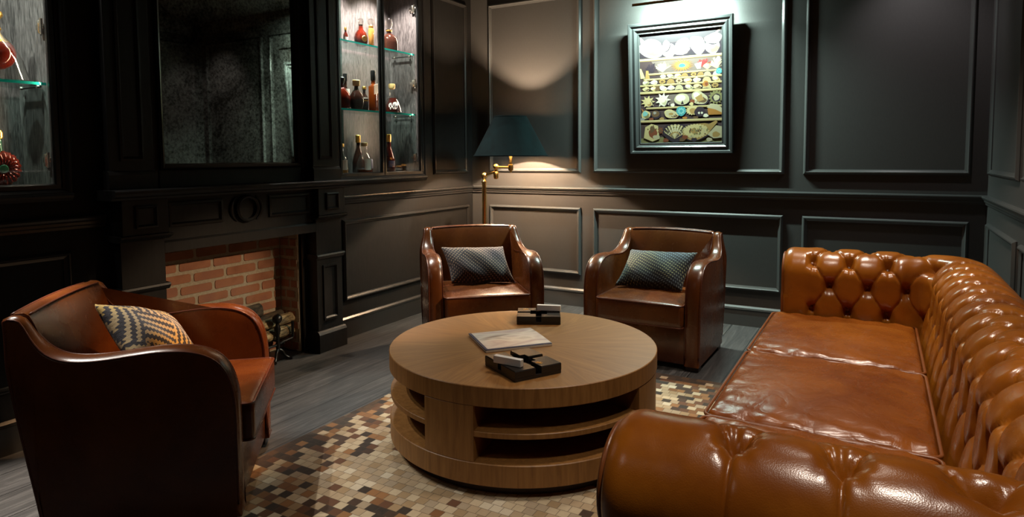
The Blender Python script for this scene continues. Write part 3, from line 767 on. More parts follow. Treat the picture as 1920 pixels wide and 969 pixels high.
def arm_mesh(s):
    """one upholstered side: the outline carried across the arm, crowned between its two welts"""
    O = arm_outline(); n = len(O)
    nx = []
    for i in range(n):
        d = O[(i + 1) % n] - O[i - 1]; d = d / np.linalg.norm(d); nx.append((d[1], -d[0]))
    nx = np.array(nx)
    cen = np.array([.3, .35])
    if np.sum((O - cen) * nx) > 0: nx = -nx            # inward
    b = bmx(); U = [-1, -.96, -.85, -.62, -.3, 0, .3, .62, .85, .96, 1]
    def X(u, y, z):
        xi = .272 + .006 * sstep(.55, .75, z)
        xo = .362 - .034 * sstep(.56, .745, z) * sstep(.4, .62, y) - .006 * (1 - sstep(.0, .3, z))
        return s * (xi + (xo - xi) * (u + 1) / 2)
    rings = []
    for u in U:
        ins = .013 * abs(u) ** 3 + (.004 if abs(u) == 1 else 0)
        R = []
        for i in range(n):
            y, z = O[i] + nx[i] * ins * (0 if O[i][1] < .05 else 1)
            R.append(b.verts.new((X(u, y, z), y, z)))
        rings.append(R)
    for A, B in zip(rings, rings[1:]):
        for i in range(n): b.faces.new((A[i], A[(i + 1) % n], B[(i + 1) % n], B[i]))
    b.faces.new(rings[0]); b.faces.new(rings[-1][::-1])
    bmesh.ops.triangulate(b, faces=[f for f in b.faces if len(f.verts) > 4])
    welts = []
    for u in (-.93, .93):
        ins = .0095
        welts.append([(X(u, *(O[i] + nx[i] * ins)), *(O[i] + nx[i] * ins)) for i in range(n) if O[i][1] > .06])
    # start welts at the front foot
    return b, welts

def make_chair(name, label, loc, rz):
    t = thing(name, label, 'armchair', loc, rz, 'club armchairs around the coffee table')
    L, Pm = MT['chair'], MT['chair_pipe']
    for s in (-1, 1):
        b, welts = arm_mesh(s); a = obj('arm', b, L, t, True, 60)
        for w in welts:
            k = max(range(len(w)), key=lambda i: (Vector(w[i]) - Vector(w[i - 1])).length); w = w[k:] + w[:k]
            b = bmx(); tube(b, w, .0042, 6); obj('piping', b, Pm, a, True)
    # backrest between the arms
    b = bmx(); inner = [(.545, .27), (.555, .36), (.570, .46), (.592, .57), (.620, .67), (.640, .722), (.648, .738)]
    outer = [(.662, .747), (.690, .748), (.706, .735), (.702, .69), (.672, .45), (.632, .18), (.612, .032), (.56, .032)]
    pr = list(resample(catmull(inner, 6), 30)) + list(resample(outer, 26)); nn = 30
    rows = []
    for i in range(nn + 1):
        x = -.2785 + .557 * i / nn; q = x / .28
        R = []
        for k, (y, z) in enumerate(pr):
            if k < 30:
                y = y - .020 * (1 - abs(q) ** 2.5) * math.sin(PI * min(1, k / 29)) + .022 * q * q * (1 - k / 29) * 0
            zz = z + .010 * (1 - q * q) * sstep(.55, .74, z)
            R.append(b.verts.new((x, y, zz)))
        rows.append(R)
    for A, B in zip(rows, rows[1:]):
        for k in range(len(pr) - 1): b.faces.new((A[k], A[k + 1], B[k + 1], B[k]))
        b.faces.new((A[-1], A[0], B[0], B[-1]))
    b.faces.new(rows[0]); b.faces.new(rows[-1][::-1])
    bmesh.ops.triangulate(b, faces=[f for f in b.faces if len(f.verts) > 4])
    bk = obj('backrest', b, L, t, True, 50)
    for (y, z) in ((.650, .741), (.700, .743)):
        b = bmx(); tube(b, [(-.272 + .544 * i / 24, y, z + .010 * (1 - (2 * i / 24 - 1) ** 2)) for i in range(25)], .0042, 6); obj('piping', b, Pm, bk, True)
    # seat cushion
    b = bmx()
    def dent(q, u, v, w):
        if w > 0: q.z += .004 * math.sin(9 * u + 5 * v) * (1 - u * u) * (1 - v * v)
        return q
    puff(b, .268, .278, .070, .018, .016, 18, 0, 6, (0, .258, .318), dent); sc_ = obj('seat_cushion', b, MT['chair'], t, True)
    for z in (.384, .255):
        b = bmx(); tube(b, rrect(.266, .276, .022, z, 5, (0, .258)), .0046, 6, True); obj('piping', b, Pm, sc_, True)
    b = bmx(); box(b, -.274, .274, .030, .56, .032, .262, .008); obj('seat_base', b, L, t, True, 40)
    for sx in (-1, 1):
        for y in (.03, .52):
            b = bmx(); x0, x1 = sorted((sx * .275, sx * .352)); box(b, x0, x1, y, y + .07, 0, .040, .004); obj('foot', b, MT['wood_foot'], t)
    return t
chA = make_chair('armchair', 'brown leather club armchair under the floor lamp, facing the round table', (1.124, -1.567, .0096), .733)
chB = dup(chA, 'armchair', (1.970, -1.239, 0), -.015, 'brown leather club armchair below the shell picture, right of the lamp chair')
chC = dup(chA, 'armchair', (1.122, -3.255, .0096), 2.305, 'brown leather club armchair seen from its side in front of the fireplace')

def make_pillow(label, chair, lp, lean, spin, mat, w=.44, h=.27, th=.065, shear=0):
    b = bmx(); n, m = 44, 28
    def pt(i, j, sgn):
        u, v = 2 * i / n - 1, 2 * j / m - 1
        k = (max(0, 1 - abs(u) ** 2.2) * max(0, 1 - abs(v) ** 2.2)) ** .55
        pin = 1 - .10 * (1 - abs(v) ** 2) * abs(u) ** 3 * .6; pin2 = 1 - .12 * (1 - abs(u) ** 2) * abs(v) ** 3 * .6
        return (u * w / 2 * pin + shear * v * h / 2, v * h / 2 * pin2, sgn * th * k + .004 * math.sin(7 * u + 4 * v) * k)
    top = [[b.verts.new(pt(i, j, 1)) for j in range(m + 1)] for i in range(n + 1)]
    bot = [[top[i][j] if i in (0, n) or j in (0, m) else b.verts.new(pt(i, j, -1)) for j in range(m + 1)] for i in range(n + 1)]
    for G in (top, bot):
        for i in range(n):
            for j in range(m): b.faces.new((G[i][j], G[i + 1][j], G[i + 1][j + 1], G[i][j + 1]))
    o = obj('throw_pillow', b, mat, None, True)
    M_ = Matrix.Translation(chair.location) @ Matrix.Rotation(chair.rotation_euler.z, 4, 'Z') @ Matrix.Translation(lp) @ Matrix.Rotation(PI / 2 - lean, 4, 'X') @ Matrix.Rotation(spin, 4, 'Z')
    o.matrix_world = M_
    return tag(o, label, 'pillow', 'woven lumbar pillows on the armchairs')
make_pillow('plum and black woven lumbar pillow on the armchair under the floor lamp', chA, (.0, .366, .519), .60, -.03, MT['weave_a'], shear=-.22, w=.425)
make_pillow('dark blue woven lumbar pillow on the armchair below the shell picture', chB, (-.015, .366, .519), .60, .02, MT['weave_b'], shear=.22)
make_pillow('cream and navy woven pillow tilted on the armchair by the fireplace', chC, (.0, .375, .578), .70, -.42, MT['weave_c'], w=.44, h=.27)

# ---------------------------------------------------------------- rug and table
b = bmx(); box(b, -.835, .835, -1.10, 1.10, 0, .009, .003)
o = obj('rug', b, MT['rug']); o.location = (1.818, -2.447, .0005); tag(o, 'cowhide patchwork rug of small cream and brown squares under the coffee table', 'rug')

tx, ty = 1.834, -2.424
tb = thing('coffee_table', 'large round oak coffee table with open curved shelves in the middle of the rug', 'table', (tx, ty, .0096))
R0 = .5858
def annulus(bm, r0, r1, z0, z1, a0, a1, seg=40, bev=.002):
    full = abs(a1 - a0 - 2 * PI) < 1e-6
    pr = [(r0, z0), (r1 - bev, z0), (r1, z0 + bev), (r1, z1 - bev), (r1 - bev, z1), (r0, z1)]
    n = seg if full else seg + 1
    A = [[bm.verts.new((r * math.cos(a0 + (a1 - a0) * i / seg), r * math.sin(a0 + (a1 - a0) * i / seg), z)) for i in range(n)] for r, z in pr]
    m = len(pr)
    for k in range(m):
        P, Q = A[k], A[(k + 1) % m]
        for i in range(seg): bm.faces.new((P[i], P[(i + 1) % n], Q[(i + 1) % n], Q[i]))
    if not full:
        bm.faces.new([r[0] for r in A]); bm.faces.new([r[-1] for r in A][::-1])
b = bmx(); lathe(b, [(0, .340), (R0 - .003, .340), (R0, .343), (R0, .4125), (R0 - .0025, .415), (0, .415)], 0, 0, 0, 128)
for f in b.faces: f.material_index = 0 if abs(f.calc_center_median().z - .415) < .001 else 1
obj('tabletop', b, [MT['table_top'], MT['table_side']], tb, True, 30)
b = bmx(); lathe(b, [(0, .046), (R0 - .003, .046), (R0, .049), (R0, .127), (R0 - .003, .130), (0, .130)], 0, 0, 0, 128); obj('base_band', b, MT['table_side'], tb, True, 30)
b = bmx(); lathe(b, [(0, 0), (R0 - .05, 0), (R0 - .05, .047), (0, .047)], 0, 0, 0, 96); obj('plinth', b, MT['table_dark'], tb, True, 30)
b = bmx(); lathe(b, [(0, .129), (.24, .129), (.24, .341), (0, .341)], 0, 0, 0, 64); obj('core', b, MT['table_side'], tb, True, 30)
for k in range(4):
    a = math.radians(-101 + 90.4 * k if k < 2 else -101 + 90 * k); b = bmx(); annulus(b, .235, R0 - .0015, .1295, .3405, a, a + math.radians(21.6), 14); obj('pillar', b, MT['table_side'], tb, True, 30)
b = bmx(); annulus(b, .235, R0 - .004, .225, .246, 0, 2 * PI, 128); obj('shelf', b, MT['table_side'], tb, True, 30)
ZT = .0096 + .415 + .0004

def ashtray(label, x, y, rz, sx, sy):
    t = thing('ashtray', label, 'ashtray', (x, y, ZT), rz, 'ashtrays on the coffee table')
    b = bmx(); hx, hy = sx / 2, sy / 2
    box(b, -hx, hx, -hy, hy, 0, .014, .002)
    w, cw = .013, .042    # channel half width, well half width
    for qx in (1, -1):
        for qy in (1, -1):
            pts = [(w, hy), (hx, hy), (hx, w), (cw, w), (cw, cw * .85), (w, cw * .85)]
            lo = [b.verts.new((qx * px, qy * py, .0135)) for px, py in pts]
            mid = [b.verts.new((qx * px, qy * py, .037)) for px, py in pts]
            cxp = sum(p[0] for p in pts) / 6; cyp = sum(p[1] for p in pts) / 6
            hi = [b.verts.new((qx * (px + (cxp - px) * .04), qy * (py + (cyp - py) * .04), .0405)) for px, py in pts]
            for A, B in ((lo, mid), (mid, hi)):
                for i in range(6): b.faces.new((A[i], A[(i + 1) % 6], B[(i + 1) % 6], B[i]))
            b.faces.new(hi)
    obj('tray_body', b, MT['black_lacquer'], t)
    b = bmx()   # rounded rest notches
    for s in (1, -1):
        for ax in (0, 1):
            pts = [((w + .004) * math.cos(a), .032 - .016 * math.sin(a)) for a in np.linspace(0, PI, 9)]
            if ax: strip(b, lambda a_, b_, v: (a_, v, b_), *sorted((s * .045, s * (hx - .008))), [(p[0], p[1] - .006) for p in pts] + [(-w, .012), (w, .012)])
            else: strip(b, lambda a_, b_, v: (v, a_, b_), *sorted((s * .040, s * (hy - .008))), [(p[0], p[1] - .006) for p in pts] + [(-w, .012), (w, .012)])
    obj('cigar_rest', b, MT['brass'] if False else MT['black_lacquer'], t, True, 40)
    return t
def emblem(t, ex, ey, rot):
    b = bmx(); c, s = math.cos(rot), math.sin(rot)
    def P(x, y): return (ex + c * x - s * y, ey + s * x + c * y)
    for tri in (((-.014, -.004), (-.010, .010), (-.004, -.002)), ((-.007, -.003), (0, .015), (.007, -.003)), ((.004, -.002), (.010, .010), (.014, -.004)), ((-.014, -.009), (.014, -.009), (.013, -.005), (-.013, -.005))):
        lo = [b.verts.new((*P(*q), .0402)) for q in tri]; hi = [b.verts.new((*P(*q), .0412)) for q in tri]
        b.faces.new(hi); 
        for i in range(len(tri)): b.faces.new((lo[i], lo[(i + 1) % len(tri)], hi[(i + 1) % len(tri)], hi[i]))
    obj('emblem', b, MT['gold'], t)
a1 = ashtray('black square ashtray with a gold mark at the front of the table', 2.012, -2.752, math.radians(-30), .232, .205); emblem(a1, .074, .030, .4)
a2 = ashtray('black square ashtray at the back of the table, near the armchairs', 1.722, -2.050, math.radians(27), .215, .185); emblem(a2, -.066, .062, .2)
def matchbox(label, x, y, rz, z):
    t = thing('matchbox', label, 'matchbox', (x, y, z), rz, 'white matchboxes on the ashtrays')
    b = bmx(); box(b, -.060, .060, -.011, .011, 0, .028, .0015); obj('sleeve', b, MT['white_card'], t)
    for s in (1, -1):
        b = bmx(); box(b, *sorted((s * .0602, s * .0607)), -.0095, .0095, .002, .026); obj('tray_end', b, MT['cream_paper'], t)
matchbox('white matchbox standing across the front ashtray', 1.998, -2.838, math.radians(-2), ZT + .0412)
matchbox('white matchbox standing on the back ashtray', 1.752, -1.995, math.radians(19), ZT + .0412)
m, nt, bb = nt_new('glossy_magazine_cover')
v = tex_coord(nt, (.8, 2.6, 1), (0, 0, .12)); f = noise(nt, v, 2.2, 3, .5, .9)
nt.links.new(ramp(nt, f, [(.30, (.05, .045, .055)), (.38, (.35, .31, .30)), (.46, (.80, .76, .70)), (.54, (.55, .46, .46)), (.62, (.85, .80, .72)), (.72, (.14, .12, .16))]), bb.inputs['Base Color']); setp(bb, Roughness=.2)
mg = thing('magazine', 'thin magazine with a glossy streaked cover between the two ashtrays', 'magazine', (1.775, -2.440, ZT), math.radians(48.5))
b = bmx(); box(b, -.150, .150, -.138, .138, 0, .009, .001); obj('pages', b, MT['cream_paper'], mg)
b = bmx(); n = 16
G = [[b.verts.new((-.152 + .304 * i / n, -.128 + .268 * j / n, .0094 + .004 * math.sin(PI * j / n) * (.6 + .4 * math.sin(3 * i / n)))) for j in range(n + 1)] for i in range(n + 1)]
for i in range(n):
    for j in range(n): b.faces.new((G[i][j], G[i + 1][j], G[i + 1][j + 1], G[i][j + 1]))
r = bmesh.ops.extrude_face_region(b, geom=list(b.faces)); 
for e in r['geom']:
    if isinstance(e, bmesh.types.BMVert): e.co.z += .0012
obj('cover', b, m, mg, True, 40)
b = bmx(); box(b, -.150, .150, -.137, -.122, .0088, .0118, .0005); box(b, -.152, -.140, -.137, .138, .0088, .0132, .0005); obj('cover_border', b, MT['label_dark'], mg)

# ---------------------------------------------------------------- floor lamp
lp = thing('floor_lamp', 'brass swing-arm floor lamp with a dark teal shade in the corner', 'lamp', (.362, -.38, 0))
BR = MT['brass']
b = bmx(); lathe(b, [(0, 0), (.135, 0), (.138, .006), (.132, .016), (.04, .024), (.028, .04), (.020, .06), (0, .06)], 0, 0, 0, 40); obj('base', b, BR, lp, True, 40)
b = bmx(); lathe(b, [(0, .05), (.0185, .05), (.0185, 1.03), (.022, 1.032), (.022, 1.045), (.016, 1.05), (.012, 1.065), (0, 1.066)], 0, 0, 0, 24); obj('pole', b, BR, lp, True, 40)
b = bmx(); sphere(b, (0, 0, 1.092), .029, 12); tube(b, [(0, 0, 1.092), (.05, -.004, 1.108), (.112, 0, 1.125)], .011, 10)
lathe(b, [(0, 1.065), (.018, 1.068), (.022, 1.082), (.022, 1.118), (.017, 1.127), (.0, 1.128)], .115, 0, 0, 20); obj('lower_arm', b, BR, lp, True, 40)
b = bmx(); lathe(b, [(0, 1.126), (.014, 1.128), (.016, 1.142), (.0, 1.143)], .115, 0, 0, 16); sphere(b, (.115, 0, 1.165), .025, 12)
tube(b, [(.115, 0, 1.163), (.253, 0, 1.160)], .010, 10); lathe(b, [(0, 1.118), (.008, 1.12), (.010, 1.132), (.020, 1.138), (.022, 1.16), (.020, 1.182), (.014, 1.186), (.013, 1.26), (.010, 1.29), (0, 1.29)], .253, 0, 0, 20); obj('upper_arm', b, BR, lp, True, 40)
SX = .253
b = bmx(); lathe(b, [(.0, 1.288), (.020, 1.288), (.022, 1.30), (.020, 1.345), (.012, 1.36), (.010, 1.405), (.0, 1.4055)], SX, 0, 0, 18); obj('socket', b, BR, lp, True, 40)
m, nt, bb = nt_new('lit_bulb_glass'); setp(bb, Base_Color=(1, .8, .5, 1), Emission_Color=(1, .72, .48, 1), Emission_Strength=11000); MT['bulb'] = m
b = bmx(); sphere(b, (SX, 0, 1.425), .020, 10); blb = obj('bulb', b, MT['bulb'], lp, True)
blb.visible_shadow = True
b = bmx()
rb_, rt_, zb_, zt_ = .297, .131, 1.253, 1.566
lathe(b, [(rb_, zb_), (rt_, zt_)], SX, 0, 0, 72)
sh = obj('shade', b, MT['velvet'], lp, True)
b = bmx(); lathe(b, [(rb_ - .003, zb_ + .0005), (rt_ - .003, zt_ - .0005)], SX, 0, 0, 72); obj('shade_lining', b, MT['lining'], sh, True)
b = bmx(); lathe(b, [(rb_ - .004, zb_), (rb_, zb_ - .003), (rb_ + .003, zb_), (rb_ + .002, zb_ + .008), (rb_ - .003, zb_ + .008), (rb_ - .004, zb_)], SX, 0, 0, 72)
lathe(b, [(rt_ - .004, zt_), (rt_, zt_ + .003), (rt_ + .003, zt_), (rt_ + .003, zt_ - .007), (rt_ - .003, zt_ - .006), (rt_ - .004, zt_)], SX, 0, 0, 48); obj('shade_trim', b, MT['velvet'], sh, True)
b = bmx()
for k in range(3):
    a = 2 * PI * k / 3 + .4; tube(b, [(SX, 0, 1.335), (SX + (rt_ - .004) * math.cos(a), (rt_ - .004) * math.sin(a), zt_ - .01)], .002, 6)
obj('shade_carrier', b, BR, lp, True)
# ---------------------------------------------------------------- picture of shells
pc = thing('framed_picture', 'black framed painting of shells on shelves under the picture light', 'picture', (1.885, -.012, 1.262))
pc.rotation_euler = (math.radians(4.3), 0, 0)
W2, PH = .388, .985
mpP = lambda a, b_, v: (a, -v, b_)
b = bmx(); moulding(b, mpP, -W2, W2, 0, PH, [(0, 0), (0, .034), (.006, .042), (.020, .040), (.026, .030), (.034, .026), (.042, .032), (.052, .034), (.060, .026), (.072, .020), (.080, .022), (.084, .012), (.084, .0), (0, 0)])
obj('frame', b, plain('black_lacquer_frame', (.030, .032, .032), .26), pc)
b = bmx(); box(b, -W2 + .02, W2 - .02, -.006, -.002, .02, PH - .02); obj('backing_board', b, MT['cream_paper'], pc)
# painting: one mesh, flat colour areas; top-row tones darkened to offset the picture light
cols = {'ground': (.085, .055, .055), 'ground2': (.20, .15, .13), 'top_ground': (.045, .036, .042), 'top_light': (.065, .055, .06), 'shell_white': (.42, .39, .34), 'shell_shade': (.24, .19, .14), 'ledge': (.66, .53, .26), 'ledge_dk': (.30, .20, .09), 'white': (.86, .79, .60), 'cream': (.70, .56, .27), 'tan': (.45, .28, .10), 'orange': (.48, .21, .05), 'rust': (.26, .08, .04), 'dark': (.05, .035, .045), 'teal': (.08, .34, .36), 'teal2': (.25, .55, .52), 'grey': (.36, .34, .32), 'pale': (.58, .50, .31), 'olive': (.26, .23, .10), 'red': (.35, .05, .05), 'brown': (.17, .10, .05)}
ck = list(cols); pmats = [plain('paint_' + k, tuple(c_ * .42 for c_ in cols[k]), .85, Specular_IOR_Level=.05) for k in ck]
b = bmx(); lay = [0]
CW, CHt = W2 - .082, PH - .164   # half width, height of the visible canvas
def poly(pts, col, z=None):
    """pts in canvas units: x -1..1, y 0 (top)..1 (bottom)"""
    lay[0] += 1; d = .0085 + .0000045 * lay[0]
    vs = [b.verts.new((x * CW, -d, PH - .082 - y * CHt)) for x, y in pts]
    try:
        f = b.faces.new(vs); f.material_index = ck.index(col)
    except ValueError: pass
AR = CHt / CW   # y unit in x units
def blob(x, y, rx, ry, col, wob=.08, seed=0, n=22, a0=0, a1=2 * PI, tilt=0):
    r = random.Random(seed + int(x * 1000) + int(y * 777)); ph = r.uniform(0, 6)
    pts = []
    for i in range(n):
        a = a0 + (a1 - a0) * i / (n if a1 - a0 > 6.2 else n - 1); k = 1 + wob * math.sin(3 * a + ph) + wob * .6 * math.sin(5 * a + 2 * ph)
        u, v = rx * k * math.cos(a), ry * k * math.sin(a) * AR
        pts.append((x + u * math.cos(tilt) - v * math.sin(tilt), y + (u * math.sin(tilt) + v * math.cos(tilt)) / AR))
    poly(pts, col)
def shell(x, y, rx, ry, base, lightc, darkc, tilt=0, seed=0):
    blob(x + .012, y + ry * .12, rx * 1.06, ry * 1.02, 'dark', .05, seed, tilt=tilt)
    blob(x, y, rx, ry, base, .06, seed, tilt=tilt)
    blob(x + rx * .25, y + ry * .25, rx * .6, ry * .55, darkc, .12, seed + 1, tilt=tilt)
    blob(x - rx * .18, y - ry * .22, rx * .62, ry * .55, lightc, .1, seed + 2, tilt=tilt)
    for k in range(3):
        a = tilt + .5 + k * .5; poly([(x + rx * .1, y + ry * .2), (x + rx * .85 * math.cos(a), y + ry * .85 * math.sin(a)), (x + rx * .85 * math.cos(a + .1), y + ry * .85 * math.sin(a + .1))], darkc)
def fan(x, y, rx, ry, c1, c2, n=11, a0=-.15, a1=PI + .15):
    blob(x, y - ry * .3, rx * 1.05, ry * .8, 'dark', .03)
    for i in range(n):
        t0 = a0 + (a1 - a0) * i / n; t1 = a0 + (a1 - a0) * (i + 1) / n; tm = (t0 + t1) / 2
        p = lambda t, k: (x - rx * k * math.cos(t), y - ry * k * math.sin(t))
        poly([(x, y), p(t0, .93), p(tm, 1.03), p(t1, .93)], c1)
        poly([(x, y), p(t0, .90), p(t0 + (tm - t0) * .6, .95)], c2)
def star(x, y, rx, ry, n, c1, c2, inner=.45):
    pts = []
    for i in range(2 * n):
        a = PI * i / n; k = 1 if i % 2 == 0 else inner; pts.append((x + rx * k * math.cos(a), y + ry * k * math.sin(a)))
    poly(pts, c1); blob(x, y, rx * .4, ry * .4, c2, .05)
def coral(x, y, h, w, col, seed):
    r = random.Random(seed)
    for i in range(13):
        a = -1.25 + 2.5 * i / 12 + r.uniform(-.1, .1); L = h * r.uniform(.7, 1.05)
        ex, ey = x + w * math.sin(a), y - L * math.cos(a) ** .6 if abs(a) < 1.5 else y
        poly([(x - .012, y), (ex - .014, ey), (ex + .014, ey - .008), (x + .012, y)], col)
        poly([((x + ex) / 2, (y + ey) / 2), (ex + w * .3 * math.sin(a + .8), ey - .004), (ex + w * .3 * math.sin(a + .8) + .012, ey - .012), ((x + ex) / 2 + .02, (y + ey) / 2 - .006)], col)
def ledge(y, x0=-1, x1=1, th=.016, tl=0):
    poly([(x0, y + tl), (x1, y), (x1, y + th), (x0, y + th + tl)], 'ledge'); poly([(x0, y + th + tl), (x1, y + th), (x1, y + th + .008), (x0, y + th + .008 + tl)], 'ledge_dk')
poly([(-1.03, -.02), (1.03, -.02), (1.03, 1.02), (-1.03, 1.02)], 'ground')
poly([(-1, 0), (1, 0), (1, .07), (-.7, .10), (-1, .10)], 'top_light'); poly([(-1, .10), (-.75, .10), (.9, .08), (1, .07), (1, .22), (-1, .22)], 'top_ground'); poly([(.82, .05), (1, -.01), (1, .01), (.84, .06)], 'ledge')
poly([(-.7, .25), (.9, .25), (.9, .36), (-.5, .36)], 'ground2'); poly([(-.35, .55), (.45, .53), (.5, .64), (-.3, .64)], 'ground2'); poly([(-1, .955), (1, .92), (1, 1.0), (-1, 1.0)], 'olive')
# top row: big pale shells
shell(-.70, .135, .31, .085, 'shell_white', 'shell_white', 'shell_shade', .25, 1); poly([(-.98, .02), (-.78, .09), (-.95, .15)], 'shell_white')
shell(-.26, .165, .17, .062, 'shell_white', 'shell_white', 'shell_shade', -.3, 2); shell(-.33, .12, .09, .05, 'shell_white', 'shell_white', 'shell_shade', .2, 3)
shell(.07, .14, .18, .085, 'shell_white', 'shell_white', 'shell_shade', .9, 4); poly([(.02, .08), (.09, .07), (.06, .19)], 'shell_shade')
shell(.43, .135, .17, .088, 'shell_white', 'shell_white', 'shell_shade', -.5, 5)
shell(.78, .16, .17, .062, 'shell_white', 'shell_white', 'shell_shade', 0, 6); shell(.80, .09, .20, .045, 'shell_white', 'shell_white', 'shell_shade', -.1, 7)
ledge(.222)
# corals
coral(-.68, .355, .085, .16, 'dark', 1); coral(-.42, .352, .085, .17, 'pale', 2); star(.06, .305, .30, .062, 22, 'orange', 'dark', .5); star(.06, .305, .20, .04, 18, 'tan', 'teal', .55)
coral(.58, .335, .075, .16, 'red', 3); poly([(.36, .30), (.53, .285), (.50, .345), (.42, .345)], 'white'); coral(.66, .355, .05, .1, 'cream', 6); coral(.88, .352, .10, .15, 'pale', 4); blob(.92, .27, .05, .02, 'white')
poly([(-1, .31), (-.96, .31), (-.86, .40), (-.98, .40)], 'cream'); poly([(-.84, .33), (-.78, .33), (-.74, .41), (-.86, .41)], 'tan')
ledge(.358, -.78, 1, .010)
def smallrow(y, h, n, seed, x0=-.95, x1=.95):
    r = random.Random(seed)
    for i in range(n):
        x = x0 + (x1 - x0) * (i + .5) / n + r.uniform(-.02, .02); w = (x1 - x0) / n * .48
        k = r.randint(0, 3); c = r.choice((('cream', 'white', 'tan'), ('pale', 'white', 'olive'), ('cream', 'pale', 'brown'), ('white', 'white', 'cream'), ('tan', 'cream', 'brown')))
        if k == 0: fan(x, y + h * .5, w, h, c[0], c[2], 9)
        elif k == 1: shell(x, y + h * .1, w, h * .5, c[0], c[1], c[2], r.uniform(-.5, .5), i)
        elif k == 2: shell(x, y + h * .1, w * .9, h * .45, c[0], c[1], c[2], 0, i); poly([(x - w * .4, y), (x, y - h * .6), (x + w * .4, y)], c[0])
        else: star(x, y + h * .05, w * .95, h * .55, 9, c[0], c[2], .7)
smallrow(.388, .034, 8, 11, -.5); ledge(.405, -.9, 1, .010)
smallrow(.436, .042, 9, 12); blob(.93, .375, .07, .026, 'teal'); star(.93, .375, .06, .022, 7, 'teal2', 'teal'); ledge(.460, -1, 1, .010)
smallrow(.494, .042, 9, 17); blob(-.55, .50, .06, .022, 'brown'); blob(.62, .48, .07, .026, 'orange'); blob(.64, .482, .04, .016, 'rust'); ledge(.522)
# spiny row
for x, y, rx, ry, c1, c2 in ((-.80, .615, .19, .058, 'cream', 'tan'), (-.42, .605, .20, .070, 'white', 'pale')):
    star(x, y, rx, ry, 9, c1, c2, .55); shell(x + .01, y + .012, rx * .52, ry * .6, c1, c1, c2, .4, 5)
blob(.06, .612, .185, .050, 'dark'); blob(.05, .605, .185, .052, 'pale', .02); blob(.02, .595, .12, .03, 'white', .03); poly([(.02, .652), (.06, .615), (.10, .652)], 'dark')
shell(.47, .60, .20, .055, 'pale', 'white', 'brown', .5, 9); poly([(.36, .60), (.52, .565), (.58, .62), (.45, .635)], 'tan'); blob(.30, .63, .06, .02, 'rust')
star(.86, .60, .19, .068, 13, 'olive', 'brown', .7); blob(.87, .608, .10, .036, 'dark'); blob(.87, .606, .07, .026, 'pale'); blob(-.18, .655, .05, .016, 'white'); blob(.28, .652, .05, .015, 'cream')
ledge(.668, -.85, 1, .010)
# mixed row
poly([(-.98, .67), (-.90, .70), (-.80, .72), (-.90, .735)], 'orange'); shell(-.86, .735, .10, .045, 'cream', 'teal2', 'olive', 1.1, 21)
blob(-.60, .735, .13, .040, 'dark', .03); blob(-.61, .728, .10, .030, 'brown', .03); blob(-.63, .72, .04, .012, 'grey')
shell(-.22, .735, .18, .038, 'cream', 'pale', 'brown', .25, 23); star(-.22, .735, .15, .03, 11, 'pale', 'tan', .6)
blob(.03, .712, .12, .044, 'teal', .03); star(.03, .712, .10, .036, 9, 'teal2', 'teal', .6); star(.30, .71, .17, .045, 15, 'cream', 'tan', .75); blob(.33, .715, .1, .025, 'tan')
blob(.48, .725, .13, .045, 'dark', .03); blob(.46, .735, .025, .010, 'white'); blob(.53, .735, .025, .010, 'white')
poly([(.66, .70), (.78, .67), (1, .70), (1, .755), (.68, .755)], 'orange'); poly([(.64, .69), (.74, .655), (.9, .665), (1, .70), (1, .74), (.85, .71)], 'pale'); blob(.62, .76, .06, .016, 'white')
for x, c in ((-.72, 'rust'), (-.45, 'tan'), (.12, 'orange'), (.38, 'brown'), (-.95, 'grey')): blob(x, .775, .06, .012, c)
ledge(.785)
# bottom row
poly([(-.92, .95), (-.88, .85), (-.72, .82), (-.55, .84), (-.52, .96), (-.70, .985)], 'cream'); blob(-.68, .91, .11, .045, 'rust'); blob(-.70, .87, .06, .03, 'brown'); blob(-.60, .945, .09, .02, 'pale'); star(-.49, .885, .09, .04, 7, 'rust', 'brown')
for i in range(5): blob(-.88 + .07 * i, .84 + .03 * (i % 3), .018, .007, 'brown')
blob(-.12, .905, .31, .085, 'dark')
for i in range(9):    # wavy clam: overlapping frilled lobes fanning from the hinge
    t = -1.15 + 2.3 * i / 8; ex, ey = -.12 + .29 * math.sin(t), .955 - .115 * math.cos(t) ** .8
    px, py = .030 * math.cos(t), .012 * math.sin(t)
    poly([(-.14, .965), (ex - px * 1.4, ey + py), (ex - px * .5, ey - .012), (ex + px * .6, ey - .010), (ex + px * 1.4, ey - py)], 'cream')
    poly([(-.13, .960), (ex - px * .5, ey + py * .3 + .004), (ex + px * .3, ey - py * .3 + .002)], 'white')
    poly([(-.11, .962), (ex + px * 1.0, ey - py + .004), (ex + px * 1.4, ey - py + .004)], 'brown')
for k in range(3):
    for i in range(8):
        t = -1.0 + 2.0 * i / 7; r0 = .45 + .2 * k; blob(-.12 + .29 * r0 * math.sin(t), .955 - .115 * r0 * math.cos(t), .022, .007, ('tan', 'pale', 'olive')[k], tilt=t)
blob(.42, .905, .36, .075, 'dark', .04, tilt=-.22); blob(.40, .90, .35, .072, 'tan', .05, tilt=-.22); star(.38, .895, .34, .066, 26, 'cream', 'tan', .82)
r_ = random.Random(5)
for i in range(60):
    a, k = r_.uniform(0, 6.28), r_.uniform(.1, .95); blob(.42 + .32 * k * math.cos(a) , .90 + .055 * k * math.sin(a) - .03 * k * math.cos(a), .018, .008, r_.choice(('brown', 'cream', 'olive', 'pale')), n=7)
poly([(.62, .85), (.86, .805), (.90, .82), (.72, .90)], 'tan'); poly([(.66, .93), (.86, .85), (1, .86), (1, .96), (.80, .965)], 'pale'); blob(.86, .93, .09, .025, 'tan')
